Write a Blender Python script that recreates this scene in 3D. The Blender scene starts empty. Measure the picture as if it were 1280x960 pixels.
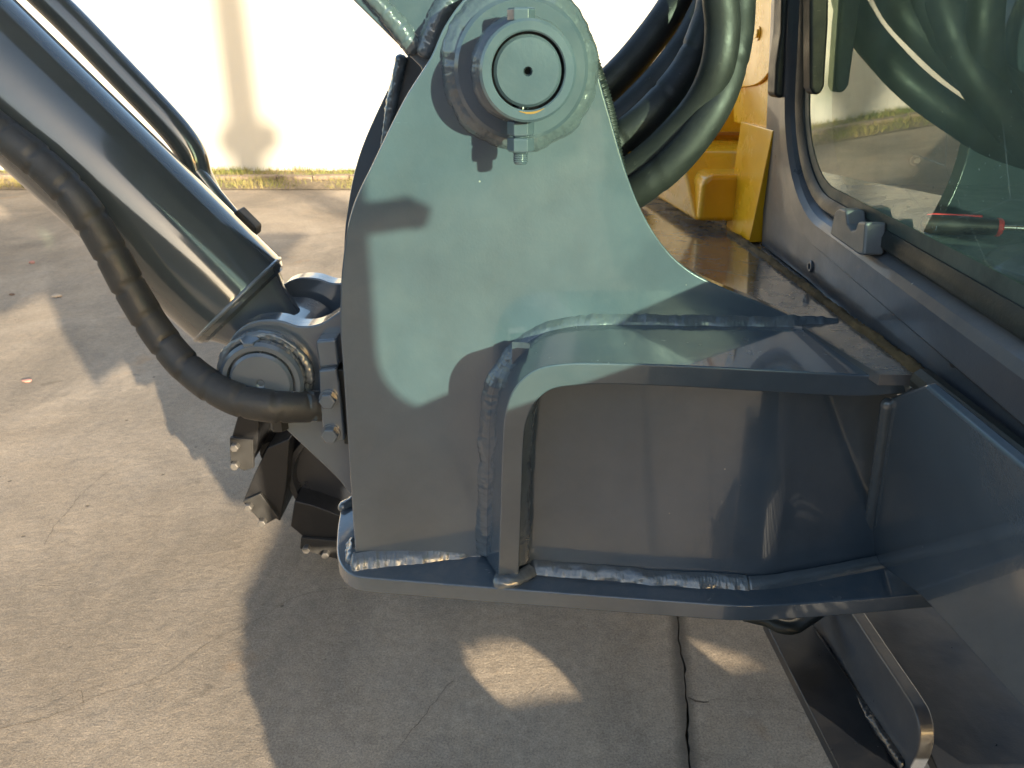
import bpy, bmesh, math, random
from mathutils import Vector, Matrix, noise
R = math.radians
SC = bpy.context.scene
COL = SC.collection
random.seed(7)

# ------------------------------------------------------------------ camera
H = 1.5                      # eye height
PITCH = R(22.8)              # looking down
F = 985.0                    # focal length in photo pixels (1280 wide)
cam_d = bpy.data.cameras.new('camera')
cam_d.sensor_width = 36.0
cam_d.lens = 36.0 * F / 1280.0
cam_d.clip_start = 0.02
cam_d.clip_end = 500.0
cam_d.dof.use_dof = True
cam_d.dof.focus_distance = 0.98
cam_d.dof.aperture_fstop = 16.0
cam = bpy.data.objects.new('camera', cam_d)
cam.location = (0, 0, H)
cam.rotation_euler = (R(90) - PITCH, 0, 0)
COL.objects.link(cam)
SC.camera = cam

# ------------------------------------------------------------------ light
SUN_DIR = Vector((-0.66, 1.0, -0.25)).normalized()      # the way the light travels
el = math.asin(-SUN_DIR.z)
az = math.atan2(-SUN_DIR.x, -SUN_DIR.y)                  # clockwise from +Y
world = bpy.data.worlds.new("World")
SC.world = world
world.use_nodes = True
wn = world.node_tree
sky = wn.nodes.new('ShaderNodeTexSky')
sky.sky_type = 'NISHITA'
sky.sun_disc = False
sky.sun_elevation = el
sky.sun_rotation = az
sky.air_density = 1.0
sky.dust_density = 1.6
bg = wn.nodes['Background']
wn.links.new(sky.outputs[0], bg.inputs[0])
bg.inputs[1].default_value = 0.14
sun_d = bpy.data.lights.new('sun', 'SUN')
sun_d.energy = 5.0
sun_d.angle = R(0.6)
sun_d.color = (1.0, 0.86, 0.64)
sun = bpy.data.objects.new('sun', sun_d)
sun.rotation_euler = SUN_DIR.to_track_quat('-Z', 'Y').to_euler()
sun.location = (6, -8, 6)
COL.objects.link(sun)
SC.view_settings.view_transform = 'Standard'
SC.view_settings.look = 'None'
SC.view_settings.exposure = 1.7
SC.view_settings.gamma = 1.0
SC.cycles.max_bounces = 10
SC.cycles.transparent_max_bounces = 16
SC.cycles.glossy_bounces = 5
SC.cycles.diffuse_bounces = 4
SC.cycles.sample_clamp_indirect = 6.0
SC.cycles.caustics_reflective = False
SC.cycles.caustics_refractive = False

# ------------------------------------------------------------------ measuring helpers
CT, ST = math.cos(PITCH), math.sin(PITCH)
EYE = Vector((0, 0, H))
def ray(px, py):
    u, v = (px - 640) / F, (480 - py) / F
    return Vector((u, CT + v * ST, -ST + v * CT))
def on_plane(px, py, p0, n):
    d = ray(px, py)
    t = (Vector(p0) - EYE).dot(n) / d.dot(n)
    return EYE + d * t
def on_z(px, py, z): return on_plane(px, py, (0, 0, z), Vector((0, 0, 1)))
def on_y(px, py, y): return on_plane(px, py, (0, y, 0), Vector((0, 1, 0)))
def on_x(px, py, x): return on_plane(px, py, (x, 0, 0), Vector((1, 0, 0)))

def spline(pts, n=8, closed=False):
    """Catmull-Rom through pts (tuples of any length or Vectors)."""
    P = [Vector(p) for p in pts]
    out = []
    m = len(P)
    rng = range(m) if closed else range(m - 1)
    for i in rng:
        p1, p2 = P[i], P[(i + 1) % m]
        p0 = P[(i - 1) % m] if (closed or i > 0) else p1 * 2 - p2
        p3 = P[(i + 2) % m] if (closed or i + 2 < m) else p2 * 2 - p1
        for k in range(n):
            t = k / n
            out.append(0.5 * ((2 * p1) + (p2 - p0) * t + (2 * p0 - 5 * p1 + 4 * p2 - p3) * t * t + (3 * p1 - p0 - 3 * p2 + p3) * t ** 3))
    if not closed:
        out.append(P[-1])
    return out
def spx(pts, n=8): return [(p[0], p[1]) for p in spline([(a, b, 0) for a, b in pts], n)]

# ------------------------------------------------------------------ materials
def new_mat(name):
    m = bpy.data.materials.new(name)
    m.use_nodes = True
    nt = m.node_tree
    return m, nt, nt.nodes['Principled BSDF']
def N(nt, t, **kw):
    n = nt.nodes.new(t)
    for k, v in kw.items(): setattr(n, k, v)
    return n
def coords(nt, kind='Object', scale=(1, 1, 1), rot=(0, 0, 0)):
    tc = N(nt, 'ShaderNodeTexCoord')
    mp = N(nt, 'ShaderNodeMapping')
    mp.inputs['Scale'].default_value = scale
    mp.inputs['Rotation'].default_value = rot
    nt.links.new(tc.outputs[kind], mp.inputs[0])
    return mp.outputs[0]
def noise_tex(nt, vec, scale, detail=4, rough=0.55, dist=0.0):
    n = N(nt, 'ShaderNodeTexNoise')
    n.inputs['Scale'].default_value = scale
    n.inputs['Detail'].default_value = detail
    n.inputs['Roughness'].default_value = rough
    n.inputs['Distortion'].default_value = dist
    nt.links.new(vec, n.inputs['Vector'])
    return n.outputs['Fac']
def ramp(nt, fac, stops):
    r = N(nt, 'ShaderNodeValToRGB')
    els = r.color_ramp.elements
    while len(els) < len(stops): els.new(0.5)
    for e, (p, c) in zip(els, stops):
        e.position = p
        e.color = c if len(c) == 4 else (*c, 1)
    nt.links.new(fac, r.inputs[0])
    return r.outputs[0]
def g(v): return (v, v, v, 1)
def mix(nt, fac, a, b, mode='MIX'):
    m = N(nt, 'ShaderNodeMix', data_type='RGBA', blend_type=mode)
    for sock, val in ((m.inputs[0], fac), (m.inputs[6], a), (m.inputs[7], b)):
        if hasattr(val, 'node'): nt.links.new(val, sock)
        else: sock.default_value = val
    return m.outputs[2]
def mathn(nt, op, a, b=0.0):
    m = N(nt, 'ShaderNodeMath', operation=op)
    for i, val in enumerate((a, b)):
        if hasattr(val, 'node'): nt.links.new(val, m.inputs[i])
        else: m.inputs[i].default_value = val
    return m.outputs[0]
def bump(nt, bsdf, hs, dist=0.001, strength=1.0, prev=None):
    b = N(nt, 'ShaderNodeBump')
    b.inputs['Strength'].default_value = strength
    b.inputs['Distance'].default_value = dist
    nt.links.new(hs, b.inputs['Height'])
    if prev is not None: nt.links.new(prev, b.inputs['Normal'])
    nt.links.new(b.outputs[0], bsdf.inputs['Normal'])
    return b.outputs[0]

def paint(name, base, rough=0.22, peel=0.00025, dust=0.25, dustcol=(0.30, 0.25, 0.19, 1), spots=True, wave=0.45, coat=0.9):
    m, nt, b = new_mat(name)
    v = coords(nt)
    big = noise_tex(nt, v, 5, 5, 0.6)
    c = mix(nt, ramp(nt, big, [(0.3, g(0)), (0.7, g(1))]), tuple(x * 0.80 for x in base) + (1,), tuple(min(1, x * 1.16) for x in base) + (1,))
    c = mix(nt, ramp(nt, noise_tex(nt, coords(nt, scale=(2.2, 2.2, 0.5)), 4, 6, 0.7, 0.5), [(0.5, g(0)), (0.8, g(0.2))]), c, tuple(x * 1.25 + 0.012 for x in base) + (1,))
    # fine scratches where the paint has been rubbed
    scn = ramp(nt, noise_tex(nt, coords(nt, scale=(3, 3, 40), rot=(0.2, 0.5, 0)), 9, 3, 0.8), [(0.70, g(0)), (0.73, g(0.35))])
    scn = mathn(nt, 'MULTIPLY', scn, ramp(nt, noise_tex(nt, v, 6, 3), [(0.52, g(0)), (0.62, g(1))]))
    c = mix(nt, scn, c, tuple(min(1, x * 1.6 + 0.05) for x in base) + (1,))
    # settled dust, a little more on the faces that look up
    geo = N(nt, 'ShaderNodeNewGeometry')
    sep = N(nt, 'ShaderNodeSeparateXYZ')
    nt.links.new(geo.outputs['Normal'], sep.inputs[0])
    up = ramp(nt, sep.outputs[2], [(0.2, g(0.25)), (0.95, g(1))])
    dn = ramp(nt, noise_tex(nt, v, 22, 8, 0.68, 0.6), [(0.42, g(0)), (0.78, g(1))])
    df = mathn(nt, 'MULTIPLY', mathn(nt, 'MULTIPLY', up, dn), dust)
    c = mix(nt, df, c, dustcol)
    if spots:
        vo = N(nt, 'ShaderNodeTexVoronoi')
        vo.inputs['Scale'].default_value = 30
        nt.links.new(v, vo.inputs['Vector'])
        sp = ramp(nt, vo.outputs['Distance'], [(0.025, g(0.8)), (0.04, g(0))])
        c = mix(nt, mathn(nt, 'MULTIPLY', sp, ramp(nt, noise_tex(nt, v, 9, 2), [(0.55, g(0)), (0.6, g(0.8))])), c, (0.5, 0.46, 0.38, 1))
    nt.links.new(c, b.inputs['Base Color'])
    rr = ramp(nt, noise_tex(nt, v, 14, 6, 0.65), [(0.3, g(rough * 0.75)), (0.75, g(rough * 1.5))])
    rr = mathn(nt, 'ADD', rr, mathn(nt, 'MULTIPLY', df, 0.6))
    nt.links.new(rr, b.inputs['Roughness'])
    b.inputs['Specular IOR Level'].default_value = 0.6
    b.inputs['Coat Weight'].default_value = coat
    b.inputs['Coat Roughness'].default_value = 0.055
    p = bump(nt, b, noise_tex(nt, v, 330, 2, 0.5), peel, 0.5)
    bump(nt, b, noise_tex(nt, v, 15, 3, 0.5), 0.0022, wave, p)
    return m

M = {}
M['grey'] = paint('grey machine paint', (0.075, 0.099, 0.126), 0.17, dust=0.22)
M['weld'] = paint('painted weld', (0.092, 0.110, 0.126), 0.20, peel=0.0012, dust=0.05, spots=False, coat=1.0)
M['gloss'] = paint('polished cylinder paint', (0.046, 0.058, 0.068), 0.12, peel=0.00004, dust=0.03, spots=False, wave=0.1, coat=1.0)
M['frame'] = paint('cab frame paint', (0.062, 0.070, 0.086), 0.34, dust=0.3, coat=0.25)
M['dark'] = paint('dark undercarriage paint', (0.013, 0.015, 0.020), 0.33, dust=0.06, coat=0.3)
M['yellow'] = paint('yellow paint', (1.0, 0.46, 0.012), 0.24, dust=0.03, coat=0.12, spots=False)
M['deck'] = paint('worn deck paint', (0.115, 0.110, 0.108), 0.17, dust=0.45, dustcol=(0.27, 0.19, 0.12, 1))

def simple(name, col, rough, metal=0.0, var=0.15, bscale=120, bdist=0.0004):
    m, nt, b = new_mat(name)
    v = coords(nt)
    n = noise_tex(nt, v, 18, 6, 0.6)
    c = mix(nt, ramp(nt, n, [(0.3, g(0)), (0.7, g(1))]), tuple(x * (1 - var) for x in col) + (1,), tuple(min(1, x * (1 + var)) for x in col) + (1,))
    nt.links.new(c, b.inputs['Base Color'])
    nt.links.new(ramp(nt, noise_tex(nt, v, 40, 4), [(0.3, g(max(0, rough - 0.08))), (0.7, g(min(1, rough + 0.1)))]), b.inputs['Roughness'])
    b.inputs['Metallic'].default_value = metal
    bump(nt, b, noise_tex(nt, v, bscale, 5, 0.6), bdist, 0.6)
    return m
def rubber(name, col, rough, dustcol, amount):
    m, nt, b = new_mat(name)
    v = coords(nt)
    n = ramp(nt, noise_tex(nt, v, 16, 8, 0.7, 0.4), [(0.4, g(0)), (0.8, g(amount))])
    c = mix(nt, n, col, dustcol)
    sc = ramp(nt, noise_tex(nt, coords(nt, scale=(1, 6, 3)), 60, 4, 0.7), [(0.66, g(0)), (0.72, g(0.35))])
    c = mix(nt, sc, c, (0.16, 0.15, 0.13, 1))
    nt.links.new(c, b.inputs['Base Color'])
    nt.links.new(ramp(nt, noise_tex(nt, v, 30, 5), [(0.3, g(rough - 0.1)), (0.7, g(rough + 0.12))]), b.inputs['Roughness'])
    bump(nt, b, noise_tex(nt, v, 240, 6, 0.65), 0.0005, 0.7)
    return m
M['hose'] = rubber('black hose rubber', (0.012, 0.013, 0.013, 1), 0.52, (0.055, 0.053, 0.046, 1), 0.4)
M['wrap'] = rubber('wrapped hose rubber', (0.024, 0.025, 0.026, 1), 0.5, (0.085, 0.083, 0.078, 1), 0.4)
M['rubber'] = rubber('black seal rubber', (0.014, 0.017, 0.017, 1), 0.45, (0.06, 0.07, 0.06, 1), 0.4)
M['black'] = simple('black steel', (0.010, 0.010, 0.011), 0.42)
M['bolt'] = simple('plain bolt steel', (0.15, 0.14, 0.13), 0.45, 0.6, bdist=0.0002)
M['dusty'] = simple('dusty bracket steel', (0.020, 0.019, 0.018), 0.6, 0.0, 0.4, 60, 0.0012)
M['rust'] = simple('rusty seam dirt', (0.12, 0.075, 0.03), 0.9, 0, 0.6, 90, 0.002)
M['bore'] = simple('dark bore', (0.008, 0.008, 0.008), 0.7)
M['latch'] = simple('grey cast latch', (0.16, 0.165, 0.17), 0.42, 0.2)
M['interior'] = simple('cab interior plastic', (0.030, 0.048, 0.048), 0.65, 0, 0.3)
M['red'] = simple('red rubber grip', (0.55, 0.03, 0.03), 0.45)
M['blackgrip'] = simple('black rubber grip', (0.012, 0.012, 0.013), 0.38)
M['chrome'] = simple('plated steel', (0.55, 0.53, 0.5), 0.25, 1.0, 0.05)
M['pole'] = simple('weathered pole wood', (0.22, 0.18, 0.14), 0.9)
M['mirror'] = simple('mirror glass', (0.8, 0.8, 0.8), 0.02, 1.0, 0.0, 10, 0.0)
M['peb1'] = simple('tan stone', (0.42, 0.33, 0.24), 0.9)
M['peb2'] = simple('brown stone', (0.16, 0.11, 0.08), 0.9)
M['peb3'] = simple('reddish stone', (0.40, 0.20, 0.16), 0.9)
M['kerb'] = simple('pinkish kerb concrete', (0.22, 0.165, 0.12), 0.9, 0, 0.45, 40, 0.004)
M['soil'] = simple('dry soil', (0.20, 0.15, 0.09), 1.0, 0, 0.5, 30, 0.01)

# green tinted safety glass: part mirror by the angle, part clear, with dry smears and scratches
def glass_mat():
    m = bpy.data.materials.new('green tinted glass')
    m.use_nodes = True
    nt = m.node_tree
    nt.nodes.clear()
    out = N(nt, 'ShaderNodeOutputMaterial')
    tr = N(nt, 'ShaderNodeBsdfTransparent')
    tr.inputs[0].default_value = (0.80, 0.99, 0.93, 1)
    gl = N(nt, 'ShaderNodeBsdfGlossy')
    gl.inputs['Roughness'].default_value = 0.012
    gl.inputs['Color'].default_value = (0.92, 1.0, 0.94, 1)
    ge = N(nt, 'ShaderNodeNewGeometry')
    dt = N(nt, 'ShaderNodeVectorMath', operation='DOT_PRODUCT')
    nt.links.new(ge.outputs['Normal'], dt.inputs[0]); nt.links.new(ge.outputs['Incoming'], dt.inputs[1])
    c1 = mathn(nt, 'SUBTRACT', 1.0, mathn(nt, 'ABSOLUTE', dt.outputs['Value']))
    frv = mathn(nt, 'ADD', 0.10, mathn(nt, 'MULTIPLY', 0.9, mathn(nt, 'POWER', c1, 3.0)))
    df = N(nt, 'ShaderNodeBsdfDiffuse')
    df.inputs['Color'].default_value = (0.34, 0.44, 0.40, 1)
    v = coords(nt)
    sm = ramp(nt, noise_tex(nt, coords(nt, scale=(1, 1.6, 0.8), rot=(0.5, 0, 0)), 9, 6, 0.6, 0.8), [(0.36, g(0.06)), (0.75, g(0.19))])
    sp = ramp(nt, noise_tex(nt, v, 260, 2, 0.5), [(0.70, g(0)), (0.74, g(0.5))])
    sp = mathn(nt, 'MULTIPLY', sp, ramp(nt, noise_tex(nt, v, 11, 3), [(0.5, g(0)), (0.62, g(1))]))
    wv = N(nt, 'ShaderNodeTexVoronoi', feature='DISTANCE_TO_EDGE')
    wv.inputs['Scale'].default_value = 5
    nt.links.new(coords(nt, scale=(1, 1, 1.7), rot=(0.9, 0, 0)), wv.inputs['Vector'])
    scr = mathn(nt, 'MULTIPLY', ramp(nt, wv.outputs[0], [(0.0, g(0.35)), (0.004, g(0))]), ramp(nt, noise_tex(nt, v, 6, 2), [(0.52, g(0)), (0.6, g(1))]))
    fac = mathn(nt, 'ADD', mathn(nt, 'ADD', sm, sp), scr)
    m1 = N(nt, 'ShaderNodeMixShader')
    nt.links.new(frv, m1.inputs[0]); nt.links.new(tr.outputs[0], m1.inputs[1]); nt.links.new(gl.outputs[0], m1.inputs[2])
    m2 = N(nt, 'ShaderNodeMixShader')
    nt.links.new(fac, m2.inputs[0]); nt.links.new(m1.outputs[0], m2.inputs[1]); nt.links.new(df.outputs[0], m2.inputs[2])
    nt.links.new(m2.outputs[0], out.inputs[0])
    return m
M['glass'] = glass_mat()

JA, JB = on_z(847, 770, 0), on_z(862, 960, 0)
JK = (JB.x - JA.x) / (JB.y - JA.y)
JX = JA.x - JK * JA.y          # where the slab joint runs
def concrete_mat():
    m, nt, b = new_mat('worn concrete')
    v = coords(nt)
    big = noise_tex(nt, v, 0.9, 8, 0.62, 0.5)
    c = ramp(nt, big, [(0.28, (0.225, 0.176, 0.126)), (0.5, (0.340, 0.272, 0.200)), (0.72, (0.46, 0.372, 0.278))])
    st = noise_tex(nt, v, 3.2, 6, 0.7, 0.7)
    c = mix(nt, ramp(nt, st, [(0.45, g(0)), (0.75, g(0.55))]), c, (0.235, 0.205, 0.172, 1))
    oil = ramp(nt, noise_tex(nt, coords(nt, scale=(1, 0.6, 1), rot=(0, 0, 0.6)), 0.75, 6, 0.68, 0.9), [(0.47, g(0)), (0.66, g(0.72))])
    c = mix(nt, oil, c, (0.165, 0.138, 0.108, 1))
    drip = ramp(nt, noise_tex(nt, v, 5.5, 3, 0.5), [(0.70, g(0)), (0.76, g(0.6))])
    c = mix(nt, drip, c, (0.11, 0.09, 0.07, 1))
    rs = ramp(nt, noise_tex(nt, v, 2.2, 5, 0.6), [(0.64, g(0)), (0.74, g(0.5))])
    c = mix(nt, rs, c, (0.33, 0.20, 0.10, 1))
    fine = noise_tex(nt, v, 190, 6, 0.75)
    c = mix(nt, 0.8, c, ramp(nt, fine, [(0.3, g(0.22)), (0.7, g(0.78))]), 'OVERLAY')
    grit = ramp(nt, noise_tex(nt, v, 420, 2, 0.5), [(0.62, g(0)), (0.68, g(0.6))])
    c = mix(nt, grit, c, (0.46, 0.40, 0.32, 1))
    grit2 = ramp(nt, noise_tex(nt, coords(nt, scale=(1.1, 0.9, 1)), 300, 2, 0.5), [(0.64, g(0)), (0.70, g(0.7))])
    c = mix(nt, grit2, c, (0.10, 0.08, 0.06, 1))
    sand = noise_tex(nt, v, 34, 6, 0.75, 0.4)
    c = mix(nt, 0.5, c, ramp(nt, sand, [(0.32, g(0.32)), (0.7, g(0.66))]), 'OVERLAY')
    vo = N(nt, 'ShaderNodeTexVoronoi')
    vo.inputs['Scale'].default_value = 11
    nt.links.new(v, vo.inputs['Vector'])
    pit = mathn(nt, 'MULTIPLY', ramp(nt, vo.outputs['Distance'], [(0.05, g(0.85)), (0.09, g(0))]), ramp(nt, noise_tex(nt, v, 4, 3), [(0.5, g(0)), (0.58, g(1))]))
    c = mix(nt, pit, c, (0.07, 0.058, 0.045, 1))
    # oil that has crept into the slab along the joint
    sx = N(nt, 'ShaderNodeSeparateXYZ'); nt.links.new(v, sx.inputs[0])
    wob = mathn(nt, 'MULTIPLY', mathn(nt, 'SUBTRACT', noise_tex(nt, v, 5, 5, 0.7), 0.5), 0.03)
    dj = mathn(nt, 'ABSOLUTE', mathn(nt, 'ADD', mathn(nt, 'SUBTRACT', mathn(nt, 'SUBTRACT', sx.outputs[0], mathn(nt, 'MULTIPLY', sx.outputs[1], JK)), JX), wob))
    js = ramp(nt, dj, [(0.0, g(0.85)), (0.012, g(0.7)), (0.035, g(0))])
    c = mix(nt, js, c, (0.085, 0.070, 0.055, 1))
    nt.links.new(c, b.inputs['Base Color'])
    b.inputs['Roughness'].default_value = 0.86
    b.inputs['Specular IOR Level'].default_value = 0.3
    # trowel / broom texture that the low sun rakes across
    p = bump(nt, b, noise_tex(nt, v, 210, 5, 0.72), 0.0020, 0.9)
    p = bump(nt, b, noise_tex(nt, coords(nt, scale=(1.0, 1.15, 1), rot=(0, 0, R(28))), 38, 8, 0.74, 0.5), 0.0050, 0.55, p)
    p = bump(nt, b, noise_tex(nt, coords(nt, scale=(0.9, 1.3, 1), rot=(0, 0, R(-22))), 9, 6, 0.66, 0.6), 0.011, 0.42, p)
    bump(nt, b, mathn(nt, 'MULTIPLY', pit, -1.0), 0.004, 0.7, p)
    return m
M['concrete'] = concrete_mat()

def wall_mat():
    m, nt, b = new_mat('cream wall render')
    v = coords(nt)
    n = noise_tex(nt, v, 0.6, 6, 0.6)
    c = ramp(nt, n, [(0.3, (0.43, 0.405, 0.355)), (0.7, (0.465, 0.445, 0.395))])
    st = ramp(nt, noise_tex(nt, coords(nt, scale=(3, 1, 0.35)), 1.3, 5, 0.6), [(0.55, g(0)), (0.8, g(0.15))])
    c = mix(nt, st, c, (0.34, 0.30, 0.23, 1))
    nt.links.new(c, b.inputs['Base Color'])
    b.inputs['Roughness'].default_value = 0.85
    bump(nt, b, noise_tex(nt, v, 60, 5, 0.6), 0.003, 0.5)
    return m
M['wall'] = wall_mat()

def grass_mat():
    m, nt, b = new_mat('dry and green grass')
    oi = N(nt, 'ShaderNodeTexCoord')
    n = noise_tex(nt, oi.outputs['Object'], 1.6, 5, 0.7)
    c = ramp(nt, n, [(0.38, (0.26, 0.20, 0.08)), (0.52, (0.20, 0.19, 0.05)), (0.66, (0.10, 0.17, 0.03))])
    nt.links.new(c, b.inputs['Base Color'])
    b.inputs['Roughness'].default_value = 0.8
    return m
M['grass'] = grass_mat()

# ------------------------------------------------------------------ object helpers
def tag(o, label=None, cat=None, group=None, kind=None):
    for k, v in (('label', label), ('category', cat), ('group', group), ('kind', kind)):
        if v: o[k] = v
    return o
def wloc(o):
    v = Vector((0, 0, 0))
    while o is not None:
        v = v + o.location
        o = o.parent
    return v
def empty(name, loc, parent=None):
    o = bpy.data.objects.new(name, None)
    o.empty_display_size = 0.1
    o.location = Vector(loc) - (wloc(parent) if parent else Vector((0, 0, 0)))
    o.parent = parent
    COL.objects.link(o)
    return o
def finish(name, bm, mat, parent=None, bev=0.0, ang=35, seg=2, origin=None, smooth=True):
    """bm is in world coordinates; the object gets its own origin at the centre of its box."""
    bmesh.ops.recalc_face_normals(bm, faces=bm.faces)
    if origin is None:
        xs = [v.co for v in bm.verts]
        lo = Vector((min(c.x for c in xs), min(c.y for c in xs), min(c.z for c in xs)))
        hi = Vector((max(c.x for c in xs), max(c.y for c in xs), max(c.z for c in xs)))
        origin = (lo + hi) / 2
    origin = Vector(origin)
    for v in bm.verts: v.co -= origin
    me = bpy.data.meshes.new(name)
    bm.to_mesh(me); bm.free()
    me.materials.append(M[mat] if isinstance(mat, str) else mat)
    if smooth:
        me.shade_smooth()
        me.set_sharp_from_angle(angle=R(ang))
    o = bpy.data.objects.new(name, me)
    o.location = origin - (wloc(parent) if parent else Vector((0, 0, 0)))
    o.parent = parent
    COL.objects.link(o)
    if bev > 0:
        md = o.modifiers.new('bevel', 'BEVEL')
        md.width = bev; md.segments = seg; md.limit_method = 'ANGLE'; md.angle_limit = R(30)
        md.harden_normals = True
    return o
def dup(o, loc, parent, rot=None):
    c = o.copy()
    COL.objects.link(c)
    c.parent = parent
    c.location = Vector(loc) - (wloc(parent) if parent else Vector((0, 0, 0)))
    if rot is not None: c.rotation_euler = rot
    return c
def prism(bm, pts, vec):
    vec = Vector(vec)
    a = [bm.verts.new(p) for p in pts]
    b = [bm.verts.new(Vector(p) + vec) for p in pts]
    n = len(pts)
    bm.faces.new(a); bm.faces.new(list(reversed(b)))
    for i in range(n):
        bm.faces.new((a[i], b[i], b[(i + 1) % n], a[(i + 1) % n]))
    return bm
def prism2(bm, pts):
    bm.faces.new([bm.verts.new(p) for p in pts])
def box(bm, lo, hi):
    x0, y0, z0 = lo; x1, y1, z1 = hi
    return prism(bm, [(x0, y0, z0), (x1, y0, z0), (x1, y0, z1), (x0, y0, z1)], (0, y1 - y0, 0))
def frame_for(d):
    d = Vector(d).normalized()
    up = Vector((0, 0, 1)) if abs(d.z) < 0.9 else Vector((0, 1, 0))
    a = d.cross(up).normalized()
    return a, a.cross(d).normalized()
def tube(bm, path, rad, seg=16, caps=True, closed=False, squash=None):
    """path: Vectors; rad: number or f(i, arclength, angle)."""
    path = [Vector(p) for p in path]
    n = len(path)
    L = [0.0]
    for i in range(1, n): L.append(L[-1] + (path[i] - path[i - 1]).length)
    rings = []
    a = None
    for i in range(n):
        if closed: d = path[(i + 1) % n] - path[(i - 1) % n]
        else: d = path[min(i + 1, n - 1)] - path[max(i - 1, 0)]
        d.normalize()
        if a is None: a, b = frame_for(d)
        else:
            a = (a - d * a.dot(d)).normalized()
        b = d.cross(a)
        ring = []
        for k in range(seg):
            t = 2 * math.pi * k / seg
            r = rad(i, L[i], t) if callable(rad) else rad
            ring.append(bm.verts.new(path[i] + (a * math.cos(t) + b * math.sin(t)) * r))
        rings.append(ring)
    rng = n if closed else n - 1
    for i in range(rng):
        r0, r1 = rings[i], rings[(i + 1) % n]
        for k in range(seg):
            bm.faces.new((r0[k], r0[(k + 1) % seg], r1[(k + 1) % seg], r1[k]))
    if caps and not closed:
        bm.faces.new(list(reversed(rings[0]))); bm.faces.new(rings[-1])
    return bm
def lathe(bm, o, axis, prof, seg=48, a0=None):
    """prof: (distance along axis, radius)"""
    o = Vector(o); axis = Vector(axis).normalized()
    a, b = frame_for(axis)
    rings = []
    for (t, r) in prof:
        if r <= 1e-6:
            rings.append([bm.verts.new(o + axis * t)])
        else:
            rings.append([bm.verts.new(o + axis * t + (a * math.cos(2 * math.pi * k / seg) + b * math.sin(2 * math.pi * k / seg)) * r) for k in range(seg)])
    for r0, r1 in zip(rings, rings[1:]):
        if len(r0) == 1 and len(r1) == 1: continue
        for k in range(seg):
            k2 = (k + 1) % seg
            if len(r0) == 1: bm.faces.new((r0[0], r1[k2], r1[k]))
            elif len(r1) == 1: bm.faces.new((r0[k], r0[k2], r1[0]))
            else: bm.faces.new((r0[k], r0[k2], r1[k2], r1[k]))
    return bm
def hexbolt(bm, base, axis, af, h, seg=6, washer=0.0):
    r = af / math.sqrt(3)
    prof = []
    if washer: lathe(bm, base, axis, [(0, washer), (af * 0.12, washer), (af * 0.12, 0)], 20)
    s = af * 0.12 if washer else 0
    lathe(bm, base, axis, [(s, r), (s + h * 0.86, r), (s + h, r * 0.86), (s + h, 0)], seg)
    return bm
def rails(bm, *ls, closed=True, caps=True):
    """loft: lists of equal length, joined round in order."""
    V = [[bm.verts.new(p) for p in l] for l in ls]
    n = len(V[0]); m = len(V)
    for i in range(n - 1):
        for j in range(m if closed else m - 1):
            k = (j + 1) % m
            bm.faces.new((V[j][i], V[j][i + 1], V[k][i + 1], V[k][i]))
    if caps and closed:
        bm.faces.new([V[j][0] for j in range(m)]); bm.faces.new([V[j][-1] for j in reversed(range(m))])
    return bm
def resample(path, step):
    path = [Vector(p) for p in path]
    out = [path[0]]
    acc = 0.0
    for i in range(1, len(path)):
        seg = path[i] - path[i - 1]
        l = seg.length
        if l < 1e-9: continue
        pos = step - acc
        while pos <= l:
            out.append(path[i - 1] + seg * (pos / l)); pos += step
        acc = l - (pos - step)
    if (out[-1] - path[-1]).length > step * 0.3: out.append(path[-1])
    return out
def bead(name, path, r, parent, mat='weld', rough=0.25, seed=0, step=0.0022, closed=False):
    """weld bead: a lumpy, overlapping run of scallops."""
    path = resample(path, step)
    n = len(path)
    if closed: path = path[:-1]; n -= 1
    def rad(i, s, t):
        p = s * 30 + seed * 9.1
        sc = (s / (r * 0.55) + 0.5 * noise.noise(Vector((s * 40, seed, 0)))) % 1.0
        w = 1 + rough * 0.22 * (sc - 0.5) + rough * 0.8 * noise.noise(Vector((p, math.cos(t) * 1.6, math.sin(t) * 1.6)))
        w += rough * 0.55 * noise.noise(Vector((s * 210 + seed * 3.3, math.cos(t) * 3.5, math.sin(t) * 3.5)))
        w += rough * 0.35 * noise.noise(Vector((s * 520, math.cos(t) * 6, math.sin(t) * 6 + seed)))
        e = min(i, n - 1 - i)
        if not closed and e < 3: w *= (0.45, 0.75, 0.92)[e]
        return r * w
    bm = bmesh.new()
    tube(bm, path, rad, 18, True, closed)
    return finish(name, bm, mat, parent, ang=80)

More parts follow.
